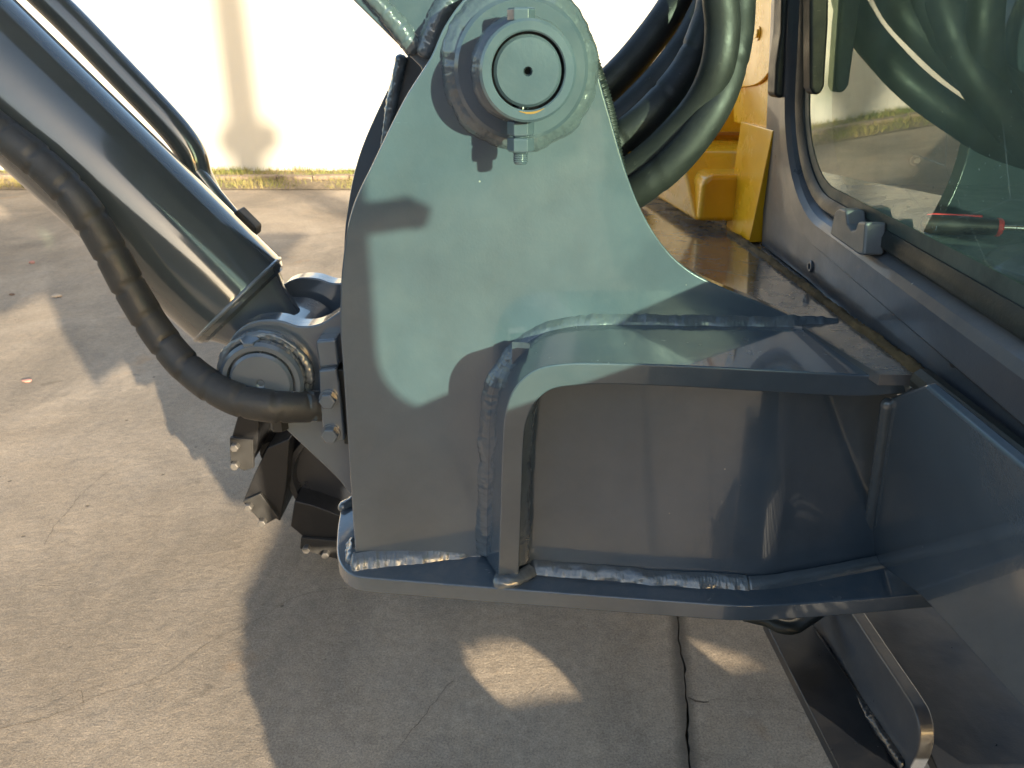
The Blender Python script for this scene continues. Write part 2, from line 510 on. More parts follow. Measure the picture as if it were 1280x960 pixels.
def fillet(name, pts, d1, d2, w, parent, mat='weld', rough=0.3, seed=0, step=0.0016, closed=False, m=9):
    """fillet weld laid into a corner: d1 and d2 run along the two faces away from the corner line."""
    src = [Vector(p) for p in pts]
    path = resample(src, step)
    if closed: path = path[:-1]
    n = len(path)
    bm = bmesh.new()
    rings = []
    for i, c in enumerate(path):
        s = i * step
        t_ = (path[(i + 1) % n] - path[i - 1]) if closed else (path[min(i + 1, n - 1)] - path[max(i - 1, 0)])
        a = d1(c, t_) if callable(d1) else d1
        b = d2(c, t_) if callable(d2) else d2
        e = 1.0 if closed else min(1.0, 0.35 + 0.25 * min(i, n - 1 - i))
        wa = w * e * (1 + rough * 0.9 * noise.noise(Vector((s * 38, seed * 3.1, 0))) + rough * 0.3 * noise.noise(Vector((s * 140, seed, 4))))
        wb = w * e * (1 + rough * 0.9 * noise.noise(Vector((s * 38, seed * 3.1, 9))) + rough * 0.3 * noise.noise(Vector((s * 140, seed, 7))))
        o = (a + b).normalized()
        ring = [bm.verts.new(c - o * 0.002)]
        for k in range(m + 1):
            t = k / m
            env = math.sin(math.pi * t)
            h = 0.16 * env
            h += rough * 0.20 * env * noise.noise(Vector((s * 60 + seed, t * 3.0, seed))) + rough * 0.22 * env * noise.noise(Vector((s * 45 + seed, t * 11.0, seed)))
            h += rough * 0.14 * env * noise.noise(Vector((s * 260 + seed, t * 5.0, seed + 3)))
            h += rough * 0.09 * env * math.sin((s - 0.006 * env) / 0.0042 * 6.283 + 2.0 * noise.noise(Vector((s * 30, seed, 1))))
            ring.append(bm.verts.new(c + a * wa * (1 - t) + b * wb * t + o * w * h))
        rings.append(ring)
    q = m + 2
    for i in range(n if closed else n - 1):
        r0, r1 = rings[i], rings[(i + 1) % n]
        for k in range(q):
            bm.faces.new((r0[k], r0[(k + 1) % q], r1[(k + 1) % q], r1[k]))
    if not closed:
        bm.faces.new(list(reversed(rings[0]))); bm.faces.new(rings[-1])
    return finish(name, bm, mat, parent, ang=75)

# ================================================================== THE YARD
crack_px = [(846, 762), (848, 780), (849, 800), (852, 818), (856, 842), (857, 858), (859, 878), (860, 900), (859, 925), (862, 962)]
cr = [on_z(x, y, 0) for x, y in crack_px]
cr.reverse()
cr = resample(cr, 0.02)
cr = [p + Vector((0.006 * noise.noise(Vector((p.y * 18, 3, 1))), 0, 0)) for p in cr]                                                   # near to far
y0, y1 = cr[0].y, cr[-1].y
line = [Vector((cr[0].x + 0.0, -40, 0)), Vector((cr[0].x, -6, 0))]
yy = -5.9
while yy < y0 - 0.05:
    line.append(Vector((cr[0].x + 0.03 * noise.noise(Vector((yy * 2, 0, 3))), yy, 0))); yy += 0.12
line += cr
yy = y1 + 0.05
while yy < 9.45:
    line.append(Vector((cr[-1].x + 0.035 * noise.noise(Vector((yy * 2.3, 0, 7))), yy, 0))); yy += 0.1
line.append(Vector((line[-1].x, 9.5, 0)))
jag = [0.0016 + 0.0065 * abs(noise.noise(Vector((p.y * 23, 1, 2)))) for p in line]
def slab(name, sgn):
    bm = bmesh.new()
    pts = [p + Vector((sgn * (w + 0.0025 * noise.noise(Vector((p.y * 60, sgn * 4, 1))))), 0) if False else p + Vector((sgn * (w + 0.004 * noise.noise(Vector((p.y * 60, sgn * 4, 1)))), 0, 0)) for p, w in zip(line, jag)]
    far = Vector((sgn * 40, 0, 0))
    top_in = [bm.verts.new(p) for p in pts]
    top_out = [bm.verts.new((sgn * 40, p.y, 0)) for p in pts]
    low = [bm.verts.new(p + Vector((-sgn * 0.001, 0, -0.03))) for p in pts]
    for i in range(len(pts) - 1):
        bm.faces.new((top_in[i], top_in[i + 1], top_out[i + 1], top_out[i]))
        bm.faces.new((top_in[i], low[i], low[i + 1], top_in[i + 1]))
    o = finish(name, bm, 'concrete', None, origin=(0, 0, 0), ang=50)
    for p in o.data.polygons:
        pass
    return tag(o, kind='structure')
ground = slab('concrete_ground', -1)
ground2 = slab('concrete_ground', 1)
bm = bmesh.new()
prism(bm, [(-40, -40, -0.06), (40, -40, -0.06), (40, 14, -0.06), (-40, 14, -0.06)], (0, 0, 0.034))
tag(finish('ground_base', bm, 'soil', None), kind='structure')

M['crack'] = simple('dirt in the cracks', (0.075, 0.058, 0.042), 0.95)
def hairline(pts_px, w, parent, seed=0):
    """a thin crack: a narrow dark channel lying in the slab surface"""
    path = resample([on_z(x, y, 0.0) for x, y in spx(pts_px, 4)], 0.02)
    bm = bmesh.new()
    prev = None
    for i, p in enumerate(path):
        d = path[min(i + 1, len(path) - 1)] - path[max(i - 1, 0)]
        nrm = Vector((-d.y, d.x, 0)).normalized()
        ww = w * 0.75 * (0.3 + 0.9 * abs(noise.noise(Vector((i * 0.37, seed, 0)))))
        off = nrm * 0.008 * noise.noise(Vector((i * 0.8, seed + 5, 0)))
        a = bm.verts.new(p + off + nrm * ww + Vector((0, 0, 0.0012)))
        b = bm.verts.new(p + off - nrm * ww + Vector((0, 0, 0.0012)))
        if prev: bm.faces.new((prev[0], prev[1], b, a))
        prev = (a, b)
    return finish('crack', bm, 'crack', parent)
hairline([(-10, 913), (40, 902), (80, 890), (120, 870), (175, 855), (215, 838), (262, 803), (330, 770), (370, 746), (435, 735)], 0.0016, ground, 1)
hairline([(72, 876), (100, 862), (104, 880)], 0.0012, ground, 2)
hairline([(55, 682), (70, 655), (85, 640), (100, 620), (140, 585)], 0.0016, ground, 3)
hairline([(498, 935), (530, 895), (565, 850)], 0.0016, ground, 4)
hairline([(860, 872), (872, 877), (886, 878)], 0.006, ground2, 5)
hairline([(885, 876), (905, 874), (935, 878), (960, 874), (1010, 895)], 0.0010, ground2, 6)

# wall with its strip of soil, kerb and grass
WY = 11.1
bm = bmesh.new()
box(bm, (-40, WY, -0.05), (40, WY + 0.25, 4.2))
tag(finish('boundary_wall', bm, 'wall', None, origin=(0, WY, 0)), 'tall plain cream wall running along the far side of the concrete yard', 'wall')
bm = bmesh.new()
nx, ny = 160, 12
gv = [[bm.verts.new((-20 + 40 * i / nx, 9.5 + 1.62 * j / ny, 0.006 + 0.035 * max(0, noise.noise(Vector((i * 0.7, j * 0.6, 0)))) * (0 if j == 0 else 1))) for i in range(nx + 1)] for j in range(ny + 1)]
for j in range(ny):
    for i in range(nx):
        bm.faces.new((gv[j][i], gv[j][i + 1], gv[j + 1][i + 1], gv[j + 1][i]))
tag(finish('soil_strip', bm, 'soil', None), kind='structure')
kerb = tag(empty('kerb', (0, 10.33, 0)), 'low pinkish kerb half buried in the grass strip below the cream wall', 'kerb')
for i in range(36):
    if i == 0:
        bm = bmesh.new()
        box(bm, (-9.0, 10.25, 0.0), (-8.55, 10.42, 0.055))
        k0 = finish('kerb_stone', bm, 'kerb', kerb, bev=0.01)
    else:
        dup(k0, wloc(k0) + Vector((0.462 * i, 0.012 * random.uniform(-1, 1), 0.012 * random.uniform(-1, 1))), kerb, (0, R(random.uniform(-1, 1)), R(random.uniform(-1.5, 1.5))))
bm = bmesh.new()
for i in range(26000):
    x = random.uniform(-9, 6); y = random.choice((random.uniform(10.45, 11.08), random.uniform(9.55, 10.25), random.uniform(10.45, 11.08)))
    cl = noise.noise(Vector((x * 1.4, y * 2.2, 0)))
    if cl < random.uniform(-0.7, 0.12): continue
    hgt = random.uniform(0.03, 0.095) * (1 + max(0, cl))
    a = random.uniform(0, 6.28); w = random.uniform(0.003, 0.006)
    dx, dy = math.cos(a) * w, math.sin(a) * w
    lx, ly = random.uniform(-0.05, 0.05), random.uniform(-0.05, 0.05)
    v0 = bm.verts.new((x - dx, y - dy, 0.0)); v1 = bm.verts.new((x + dx, y + dy, 0.0))
    v2 = bm.verts.new((x + lx, y + ly, hgt))
    bm.faces.new((v0, v1, v2))
tag(finish('grass', bm, 'grass', None, smooth=False), 'dry yellowish grass and green weeds along the foot of the wall', kind='stuff')

def stone(px, py, size, mat, label, cat, seed, flat=0.45):
    c = on_z(px, py, 0)
    bm = bmesh.new()
    bmesh.ops.create_icosphere(bm, subdivisions=2, radius=1)
    for v in bm.verts:
        n = 1 + 0.35 * noise.noise(v.co * 1.3 + Vector((seed * 7.7, 0, 0)))
        v.co = Vector((v.co.x * size * n, v.co.y * size * 0.7 * n, max(-0.9, v.co.z) * size * flat * n)) + c + Vector((0, 0, size * flat * 0.8))
    tag(finish(cat if cat != 'leaf' else 'dry_leaf', bm, mat, None, ang=30), label, cat)
stone(40, 329, 0.024, 'peb3', 'small pinkish stone on the concrete, nearest to the wall of the four', 'stone', 1)
stone(15, 369, 0.018, 'peb2', 'small dark brown stone on the concrete at the left edge', 'stone', 2)
stone(71, 371, 0.034, 'peb1', 'flat pale tan stone chip on the concrete below the black hose', 'stone', 3, 0.28)
stone(34, 477, 0.024, 'peb3', 'flat reddish stone chip on the concrete, nearest the camera of the four', 'stone', 4, 0.3)

# utility pole in the sunshine behind the viewer; its shadow lands on the wall
PX = Vector((13.1, -14.2, 0))
pole = tag(empty('utility_pole', PX), 'weathered wooden utility pole with a grey box, standing beyond the yard', 'pole')
bm = bmesh.new(); lathe(bm, PX, (0, 0, 1), [(0, 0.26), (12.0, 0.19), (12.0, 0)], 20); finish('shaft', bm, 'pole', pole)
bm = bmesh.new(); box(bm, PX + Vector((-0.30, -0.2, 6.55)), PX + Vector((0.38, 0.2, 6.95))); finish('equipment_box', bm, 'frame', pole, bev=0.03)

# shed added out of view behind the viewer, for the gloss paint to mirror
shed = tag(empty('reflection_shed', (-9, -11, 0)), 'long grey steel shed added unseen behind the viewer for paint reflections', 'shed')
bm = bmesh.new(); box(bm, (-24, -13.0, 0), (3.0, -11.0, 3.4)); finish('shed_wall', bm, 'kerb', shed)
bm = bmesh.new(); prism(bm, [(-24.4, -10.4, 3.3), (3.4, -10.4, 3.3), (3.4, -10.4, 3.45), (-24.4, -10.4, 3.45)], (0, -3, 0.5)); finish('shed_roof', bm, 'frame', shed)
for i in range(5):
    bm = bmesh.new(); box(bm, (-21 + 5.0 * i, -11.06, 0.01), (-18 + 5.0 * i, -11.003, 2.7)); finish('shed_door', bm, 'dark', shed)

# ================================================================== THE EXCAVATOR
EX = tag(empty('excavator', (0.9, 1.2, 0)), 'grey and yellow hydraulic excavator seen close up at its boom bracket and cab front', 'excavator')
ZB = H - 0.63            # top of the base plate
ZD = H - 0.303           # top of the shelf
# ---- boom bracket : near plate
ang = R(4.5)
PU = Vector((math.cos(ang), math.sin(ang), 0))
PN = Vector((math.sin(ang), -math.cos(ang), 0))     # towards the viewer
PO = Vector((-0.2136, 0.882, ZB))
def pl(px, py, off=0.0): return on_plane(px, py, PO + PN * off, PN)
outline = spx([(445, 706), (438, 600), (430, 480), (425, 400), (428, 330), (440, 262), (468, 200), (505, 125), (538, 72), (556, 32), (585, -6), (625, -27), (668, -28), (708, -8), (734, 32), (746, 85), (764, 150), (783, 215), (803, 265), (830, 308), (862, 338), (905, 360), (960, 382), (1003, 402)], 6)
outline += [(1003, 420), (700, 430), (640, 700)]
pts = [pl(x, y) for x, y in outline]
bracket = empty('boom_bracket', pl(560, 700), EX)
TH = 0.030
bm = bmesh.new(); prism(bm, pts, -PN * TH)
near = finish('bracket_plate', bm, 'grey', bracket, bev=0.0022, seg=2)
# far plate of the bracket
fo = spx([(470, 640), (440, 480), (427, 395), (429, 330), (433, 270), (447, 200), (475, 132), (508, 72), (560, 15), (640, -20), (700, 0), (735, 90), (755, 180), (770, 260), (800, 330)], 5) + [(800, 520)]
bm = bmesh.new(); prism(bm, [on_y(x, y, 1.25) for x, y in fo], (0, 0.03, 0))
finish('bracket_plate', bm, 'grey', bracket, bev=0.002)
bead('weld_bead', [on_y(x, y, 1.246) for x, y in spx([(503, 68), (494, 110), (486, 150), (480, 200), (470, 260)], 6)], 0.009, bracket, seed=40)
# cross plate tying the two together, and lugs welded to it
bm = bmesh.new()
cp = [Vector((-0.165, 0.92, z)) for z in (ZB, H - 0.30)] + [Vector((-0.150, 0.92, z)) for z in (H - 0.30, ZB)]
prism(bm, cp, (0, 0.33, 0))
finish('cross_plate', bm, 'grey', bracket, bev=0.002)

# boss, collar and pin at the top
PC = pl(650, 87)
def onB(a): return PC + PN * a
bm = bmesh.new(); lathe(bm, PC, PN, [(0.0, 0.0), (0.0, 0.0705), (0.018, 0.0700), (0.022, 0.066), (0.022, 0.0)], 72)
finish('boss_flange', bm, 'grey', bracket, ang=30)
circ = [PC + PN * 0.004 + (PU * math.cos(t) + Vector((0, 0, 1)) * math.sin(t)) * 0.0735 for t in [2 * math.pi * k / 140 for k in range(141)]]
fillet('weld_bead', [p - PN * 0.004 - (p - PN * 0.004 - PC).normalized() * 0.0035 for p in circ], PN, lambda c, t: (c - PC - PN * (c - PC).dot(PN)).normalized(), 0.0145, bracket, seed=3, closed=True, rough=0.32)
circ2 = [PC + PN * 0.022 + (PU * math.cos(t) + Vector((0, 0, 1)) * math.sin(t)) * 0.0500 for t in [2 * math.pi * k / 120 for k in range(121)]]
fillet('weld_bead', [p - (p - PC - PN * 0.022).normalized() * 0.004 for p in circ2], PN, lambda c, t: (c - PC - PN * (c - PC).dot(PN)).normalized(), 0.0075, bracket, seed=8, closed=True, rough=0.32)
bm = bmesh.new(); lathe(bm, PC, PN, [(0.015, 0.0), (0.015, 0.0465), (0.088, 0.0465), (0.0905, 0.044), (0.0905, 0.0365), (0.089, 0.0352), (0.050, 0.0352), (0.050, 0)], 80)
finish('pin_collar', bm, 'grey', bracket, ang=30)
pin = empty('boom_pin', onB(0.05), EX)
bm = bmesh.new(); lathe(bm, PC, PN, [(-0.40, 0), (-0.40, 0.0328), (0.084, 0.0328), (0.0875, 0.0300), (0.0875, 0.0045), (0.0835, 0.0030), (0.074, 0.0028), (0.074, 0)], 72)
finish('pin_shaft', bm, 'grey', pin, ang=28)
bm = bmesh.new(); lathe(bm, onB(0.0748), PN, [(0, 0.0027), (0, 0)], 16); finish('grease_hole', bm, 'bore', pin)
# rust weeping out of the gap under the pin
bm = bmesh.new()
prev = None
for k in range(14):
    t = R(-104 + 3.0 * k)
    w = 0.0016 * math.sin(math.pi * k / 13) + 0.0002 + 0.0006 * noise.noise(Vector((k * 0.9, 0, 0)))
    d = PU * math.cos(t) + Vector((0, 0, 1)) * math.sin(t)
    a = bm.verts.new(onB(0.0912) + d * 0.0366); b = bm.verts.new(onB(0.0912) + d * (0.0368 + w * 1.0))
    if prev: bm.faces.new((prev[0], a, b, prev[1]))
    prev = (a, b)
finish('rust_stain', bm, simple('orange rust', (0.30, 0.15, 0.04), 0.9), pin)
# retaining bolt through the collar
BX = onB(0.062) - PU * 0.0045
Zv = Vector((0, 0, 1))
bolt = empty('retaining_bolt', BX, EX)
bm = bmesh.new(); hexbolt(bm, BX + Zv * 0.0455, Zv, 0.024, 0.011); finish('bolt_head', bm, 'grey', bolt, bev=0.0008, ang=25)
for zz in (-0.0465, -0.0625):
    bm = bmesh.new(); lathe(bm, BX + Zv * zz, -Zv, [(0, 0), (0, 0.0118), (0.0015, 0.0140), (0.0130, 0.0140), (0.0150, 0.0118), (0.0150, 0)], 6)
    finish('nut', bm, 'grey', bolt, bev=0.0008, ang=25)
bm = bmesh.new()
prof = [(0.030, 0), (0.030, 0.0078)]
t = 0.0765
while t < 0.0875: prof += [(t, 0.0080), (t + 0.0010, 0.0070)]; t += 0.0020
prof += [(0.0885, 0.0070), (0.0895, 0.0060), (0.0895, 0)]
lathe(bm, BX, -Zv, prof, 24); finish('bolt_thread', bm, 'grey', bolt, ang=60)

# ---- bent flange (shelf and upright rib) welded on the near plate
P1, P2 = Vector((0, 0.775, H - 0.33)), Vector((0, 0.842, H - 0.63))
FN = (P2 - P1).cross(Vector((1, 0, 0))).normalized()
def fr(px, py, off=0.0): return on_plane(px, py, P1, FN)
fo_px = spx([(1152, 471), (1110, 470), (1060, 468), (950, 462), (850, 457), (760, 454.5), (705, 455), (668, 463), (642, 487), (631, 520), (628, 560), (626, 620), (623, 722)], 6)
fi_px = spx([(1152, 492), (1110, 494), (1060, 496), (950, 490), (850, 484), (760, 481), (712, 483), (686, 489), (668, 506), (658, 532), (655, 562), (653, 620), (649, 722)], 6)
ba_px = spx([(1115, 430), (1080, 412), (1010, 404), (930, 403), (840, 402), (770, 401), (722, 403), (682, 411), (648, 432), (622, 465), (611, 500), (607, 580), (603, 692)], 6)
A = [fr(x, y) for x, y in fo_px]
B = [fr(x, y) for x, y in fi_px]
C = [pl(x, y, -0.004) for x, y in ba_px]
D = [c + (b - a) for a, b, c in zip(A, B, C)]
D = [d - PN * (d - PO).dot(PN) * 1.0 - PN * 0.004 for d in D]
bm = bmesh.new(); rails(bm, A, B, D, C)
finish('flange', bm, 'grey', bracket, bev=0.0025)
up_path = [pl(x, y, 0.004) for x, y in spx([(1020, 402), (930, 400), (840, 399), (770, 397), (722, 398), (684, 404), (646, 425), (618, 460), (606, 500), (602, 580), (599, 640), (598, 688)], 6)]
def out_n(c, t):
    q = PN.cross(t).normalized()
    return q if (q.z - q.x) > 0 else -q
CW = [c + PN * 0.003 - out_n(c, C[min(i + 1, len(C) - 1)] - C[max(i - 1, 0)]) * 0.004 for i, c in enumerate(C)]
AC = [(a - c).normalized() for a, c in zip(A, C)]
def flange_dir(c, t):
    k = min(range(len(CW)), key=lambda i: (CW[i] - c).length_squared)
    return AC[k]
fillet('weld_bead', CW[9:], out_n, flange_dir, 0.0145, bracket, seed=11, rough=0.28)
# ---- base plate
ZU = ZB - 0.022
bp = spx([(1190, 739), (1152, 742), (1060, 750), (945, 757), (860, 753), (620, 735), (520, 727), (460, 722), (440, 718), (427, 707), (421, 690), (422, 660), (425, 640)], 5)
bpts = [on_z(x, y, ZB) for x, y in bp]
bpts += [Vector((-0.245, 1.06, ZB)), Vector((-0.235, 1.12, ZB)), Vector((-0.22, 1.30, ZB)), Vector((0.22, 1.30, ZB)), Vector((0.53, 0.95, ZB)), Vector((0.56, 0.90, ZB))]
bm = bmesh.new(); prism(bm, bpts, (0, 0, -0.024))
finish('base_plate', bm, 'grey', bracket, bev=0.0025)
fillet('weld_bead', [on_z(x, y, ZB) for x, y in spx([(438, 706), (470, 701), (520, 696), (570, 690), (610, 685)], 5)], Zv, PN, 0.0165, bracket, seed=21, rough=0.28)
bead('weld_bead', [on_z(x, y, ZB + 0.003) for x, y in spx([(441, 704), (440, 690), (442, 676)], 5)], 0.009, bracket, seed=22, rough=0.35)
bead('weld_bead', [on_z(x, y, ZB + 0.003) for x, y in spx([(616, 726), (634, 727), (655, 719), (666, 712)], 5)], 0.0095, bracket, seed=23, rough=0.4)
fillet('weld_bead', [on_z(x, y, ZB) for x, y in spx([(662, 710), (720, 715), (790, 721), (860, 726), (935, 730)], 5)], Zv, PN, 0.0140, bracket, seed=24, rough=0.28)
fillet('weld_bead', [on_z(x, y, ZB) for x, y in spx([(930, 730), (965, 728), (1000, 722), (1060, 711), (1112, 701)], 5)], Zv, PN, 0.0125, bracket, seed=25, rough=0.08)
bead('weld_bead', [on_z(x, y, ZB + 0.002) for x, y in [(424, 636), (436, 630), (446, 624)]], 0.008, bracket, seed=26)
# web plate set back under the shelf
wb = [on_z(x, y, ZB - 0.002) for x, y in [(640, 709), (700, 714), (800, 722), (900, 728), (940, 729), (965, 727), (990, 722), (1040, 713), (1100, 702)]]
wt = [p + Vector((-0.035 * i / 8, -0.01, 0.315)) for i, p in enumerate(wb)]
wbk = [p + Vector((0, 0.02, 0)) for p in wb]; wtk = [p + Vector((0, 0.02, 0)) for p in wt]
bm = bmesh.new()
sp = lambda l: [Vector(p) for p in spline(l, 5)]
rails(bm, sp(wb), sp(wt), sp(wtk), sp(wbk))
finish('web_plate', bm, 'grey', bracket)
web_n = None
fillet('weld_bead', [Vector((p.x - 0.003, p.y + 0.004, p.z)) for p in [on_y(x, y, 0.853 - 0.00013 * (700 - y)) for x, y in spx([(664, 494), (658, 530), (654, 580), (653, 640), (652, 706)], 6)]], Vector((1, 0, 0)), Vector((0, -1, 0)), 0.0130, bracket, seed=31, rough=0.28)

# ---- lower front cross beam under the cab (leaning plate)
FP0 = Vector((0.40, 0, H - 0.31))
FPN = Vector((-1, 0, -0.276)).normalized()
def fp(px, py, off=0.0): return on_plane(px, py, FP0 + FPN * off, FPN)
bo_ext = [Vector((0.478, -0.25, H - 0.55)), Vector((0.40, -0.25, H - 0.312))]
bo = [(1156, 481)] + spx([(1112, 497), (1107, 520), (1098, 590), (1088, 650), (1084, 680), (1090, 698), (1110, 714), (1152, 746)], 5) + [(1215, 815), (1280, 887)]
bm = bmesh.new(); prism(bm, [fp(x, y) for x, y in bo] + [v - FPN * (v - FP0).dot(FPN) for v in bo_ext], -FPN * 0.012)
beam = empty('front_beam', fp(1200, 600), EX)
finish('beam_plate', bm, 'grey', beam, bev=0.006, seg=3)
bead('weld_bead', [fp(x, y, 0.001) for x, y in spx([(1110, 500), (1104, 540), (1097, 590), (1088, 650), (1085, 680), (1092, 698)], 6)], 0.0075, beam, seed=35, rough=0.08)
bead('weld_bead', [on_plane(x, y, P1, FN) for x, y in [(1130, 486), (1140, 484), (1152, 483)]], 0.0105, beam, seed=36, rough=0.45)

bm = bmesh.new(); prism(bm, [(0.53, 0.70, H - 0.60), (0.72, 0.70, H - 0.60), (0.72, 0.70, 0.60), (1.3, 0.70, 0.60), (1.3, 0.70, H - 0.34), (0.53, 0.70, H - 0.34)], (0, 0.02, 0)); finish('sun_baffle', bm, 'grey', beam)  # plate added behind the beam to keep sun off the lower frame
bm = bmesh.new(); box(bm, (0.49, 0.48, 0.72), (1.3, 0.50, H - 0.345)); box(bm, (0.44, 0.38, 0.70), (1.3, 0.40, 0.99)); finish('sun_leak_boxes', bm, 'grey', beam)  # hidden boxes added to stop sun leaking onto the base plate
# ---- deck behind the bracket
dk = [on_z(x, y, ZD - 0.004) for x, y in [(1158, 476), (1130, 482), (1040, 442), (900, 400), (700, 385)]]
dk = [on_z(1210, 470, ZD - 0.004), on_z(1100, 468, ZD - 0.004), on_z(1003, 408, ZD - 0.004)] + [Vector((0.03, 0.985, ZD - 0.004)), Vector((0.03, 1.30, ZD - 0.004)), Vector((0.12, 1.75, ZD - 0.004)), Vector((0.20, 2.3, ZD - 0.004)), Vector((1.3, 2.3, ZD - 0.004)), Vector((1.3, 1.36, ZD - 0.004)), Vector((0.46, 1.36, ZD - 0.004))]
bm = bmesh.new(); prism(bm, dk, (0, 0, -0.012))
finish('deck_plate', bm, 'deck', EX)
bead('seam_dirt', [on_z(x, y, ZD - 0.004) for x, y in spx([(912, 292), (960, 325), (1010, 362), (1060, 400), (1110, 436), (1160, 474)], 6)], 0.0065, EX, mat='rust', seed=51, rough=0.5)

# ---- cab
cab = empty('cab', (0.9, 0.6, H - 0.3), EX)
def cx(z): return 0.42 - 0.084 * (z - H + 0.19)         # the windscreen tucks in at the bottom
WY0, WY1, WZ0, WZ1 = -0.17, 1.215, H - 0.205, H + 0.78
def winloop(ins, rf=0.16, rn=0.09, n=12):
    y0, y1, z0, z1 = WY0 + ins, WY1 - ins, WZ0 + ins, WZ1 - ins
    out = []
    for (cy, cz, a0, r) in ((y1, z0, -90, rf), (y1, z1, 0, rn), (y0, z1, 90, rn), (y0, z0, 180, rn)):
        r = max(0.01, r - ins)
        ccy = cy - r if cy == y1 else cy + r
        ccz = cz + r if cz == z0 else cz - r
        for k in range(n + 1):
            t = R(a0 + 90 * k / n)
            y = ccy + r * math.cos(t); z = ccz + r * math.sin(t)
            if z < H - 0.1: z -= 0.060 * max(0.0, min(1.0, (0.58 - y) / 0.25)) * (H - 0.1 - z) / 0.105
            out.append(Vector((cx(z), y, z)))
    return out
def ringband(bm, la, lb):
    a = [bm.verts.new(p) for p in la]; b = [bm.verts.new(p) for p in lb]
    n = len(a)
    for i in range(n): bm.faces.new((a[i], a[(i + 1) % n], b[(i + 1) % n], b[i]))
def shift(l, dx): return [p + Vector((dx, 0, 0)) for p in l]
# front shell: rectangle with the window opening cut out
shell_out = []
CY0, CY1, CZ0, CZ1 = -0.26, 1.345, H - 0.306, H + 0.92
lo = winloop(-0.045)
n = len(lo)
def out_pt(p):
    c = Vector((0, (WY0 + WY1) / 2, (WZ0 + WZ1) / 2))
    d = p - c
    sy = ((CY1 - c.y) if d.y > 0 else (c.y - CY0)) / max(1e-6, abs(d.y))
    sz = ((CZ1 - c.z) if d.z > 0 else (c.z - CZ0)) / max(1e-6, abs(d.z))
    s = min(sy, sz)
    return Vector((0, c.y + d.y * s, c.z + d.z * s))
def on_shell(p, dx=0.0): return Vector((cx(p.z) + dx, p.y, p.z))
bm = bmesh.new()
outer = [on_shell(out_pt(p)) for p in lo]
outer = [on_shell(p - Vector((0, 0, 0.06 * max(0.0, min(1.0, (0.60 - p.y) / 0.2))))) if p.z < CZ0 + 0.01 else p for p in outer]
for cy_, cz_ in ((CY1, CZ0), (CY1, CZ1), (CY0, CZ1), (CY0, CZ0)):
    k = min(range(n), key=lambda i: (outer[i].y - cy_) ** 2 + (outer[i].z - cz_) ** 2)
    outer[k] = on_shell(Vector((0, cy_, cz_ - (0.06 if (cz_ == CZ0 and cy_ == CY0) else 0))))
V = [[bm.verts.new(p) for p in l] for l in (shift(outer, 0.05), outer, lo, shift(lo, 0.05))]
for j in range(3):
    for i in range(n):
        bm.faces.new((V[j][i], V[j][(i + 1) % n], V[j + 1][(i + 1) % n], V[j + 1][i]))
finish('front_panel', bm, 'frame', cab, bev=0.003)
# raised frame round the window, recessed ledge, rubber seal, glass
l0, l1, l2, l3, l4 = winloop(-0.047), winloop(-0.040), winloop(-0.012), winloop(-0.004), winloop(0.013)
bm = bmesh.new()
V = [[bm.verts.new(p) for p in l] for l in (shift(l0, 0.01), shift(l0, -0.002), shift(l1, -0.010), shift(l2, -0.010), shift(l3, -0.004), shift(l4, 0.02), shift(l4, 0.05))]
for j in range(len(V) - 1):
    for i in range(len(l0)):
        k = (i + 1) % len(l0)
        bm.faces.new((V[j][i], V[j][k], V[j + 1][k], V[j + 1][i]))
finish('window_frame', bm, 'frame', cab, ang=18)
bm = bmesh.new()
prof = [(0.006, 0.012), (0.006, 0.002), (0.010, -0.002), (0.019, -0.001), (0.026, 0.004), (0.027, 0.010)]
V = [[bm.verts.new(p + Vector((dx_, 0, 0))) for p in winloop(ins_)] for ins_, dx_ in prof]
for j in range(len(V) - 1):
    for i in range(len(V[0])):
        k = (i + 1) % len(V[0]); bm.faces.new((V[j][i], V[j][k], V[j + 1][k], V[j + 1][i]))
finish('window_seal', bm, 'rubber', cab, ang=40)
lg = winloop(0.008)
bm = bmesh.new(); bm.faces.new([bm.verts.new(p + Vector((0.008, 0, 0))) for p in lg])
finish('windscreen', bm, 'glass', cab)
# dusty clear edge of the bonded glass
lga, lgb = winloop(0.026), winloop(0.040)
bm = bmesh.new(); ringband(bm, shift(lga, 0.0060), shift(lgb, 0.0072))
finish('glass_border', bm, simple('dusty glass border', (0.055, 0.075, 0.068), 0.5, 0, 0.4, 80, 0.001), cab)
# interior
bm = bmesh.new(); box(bm, (0.47, 0.56, H - 0.24), (0.95, 1.27, H - 0.192)); box(bm, (0.47, -0.23, H - 0.285), (0.95, 0.557, H - 0.262)); finish('dash_ledge', bm, 'interior', cab, bev=0.004)
bm = bmesh.new(); box(bm, (0.47, 1.28, H - 0.30), (1.32, 1.31, H + 0.12)); box(bm, (0.47, 1.275, H + 0.12), (0.55, 1.315, H + 0.85)); box(bm, (1.24, 1.275, H + 0.12), (1.32, 1.315, H + 0.85)); finish('side_panel', bm, 'interior', cab)
bm = bmesh.new(); prism2(bm, [(0.55, 1.292, H + 0.12), (1.24, 1.292, H + 0.12), (1.24, 1.292, H + 0.85), (0.55, 1.292, H + 0.85)]); finish('side_window', bm, 'glass', cab)
bm = bmesh.new(); box(bm, (0.44, -0.24, H - 0.335), (0.96, 1.275, H - 0.287)); finish('floor', bm, 'interior', cab)
bm = bmesh.new(); box(bm, (0.36, -0.27, H + 0.86), (1.36, 1.36, H + 0.96)); finish('roof', bm, 'yellow', cab, bev=0.03)
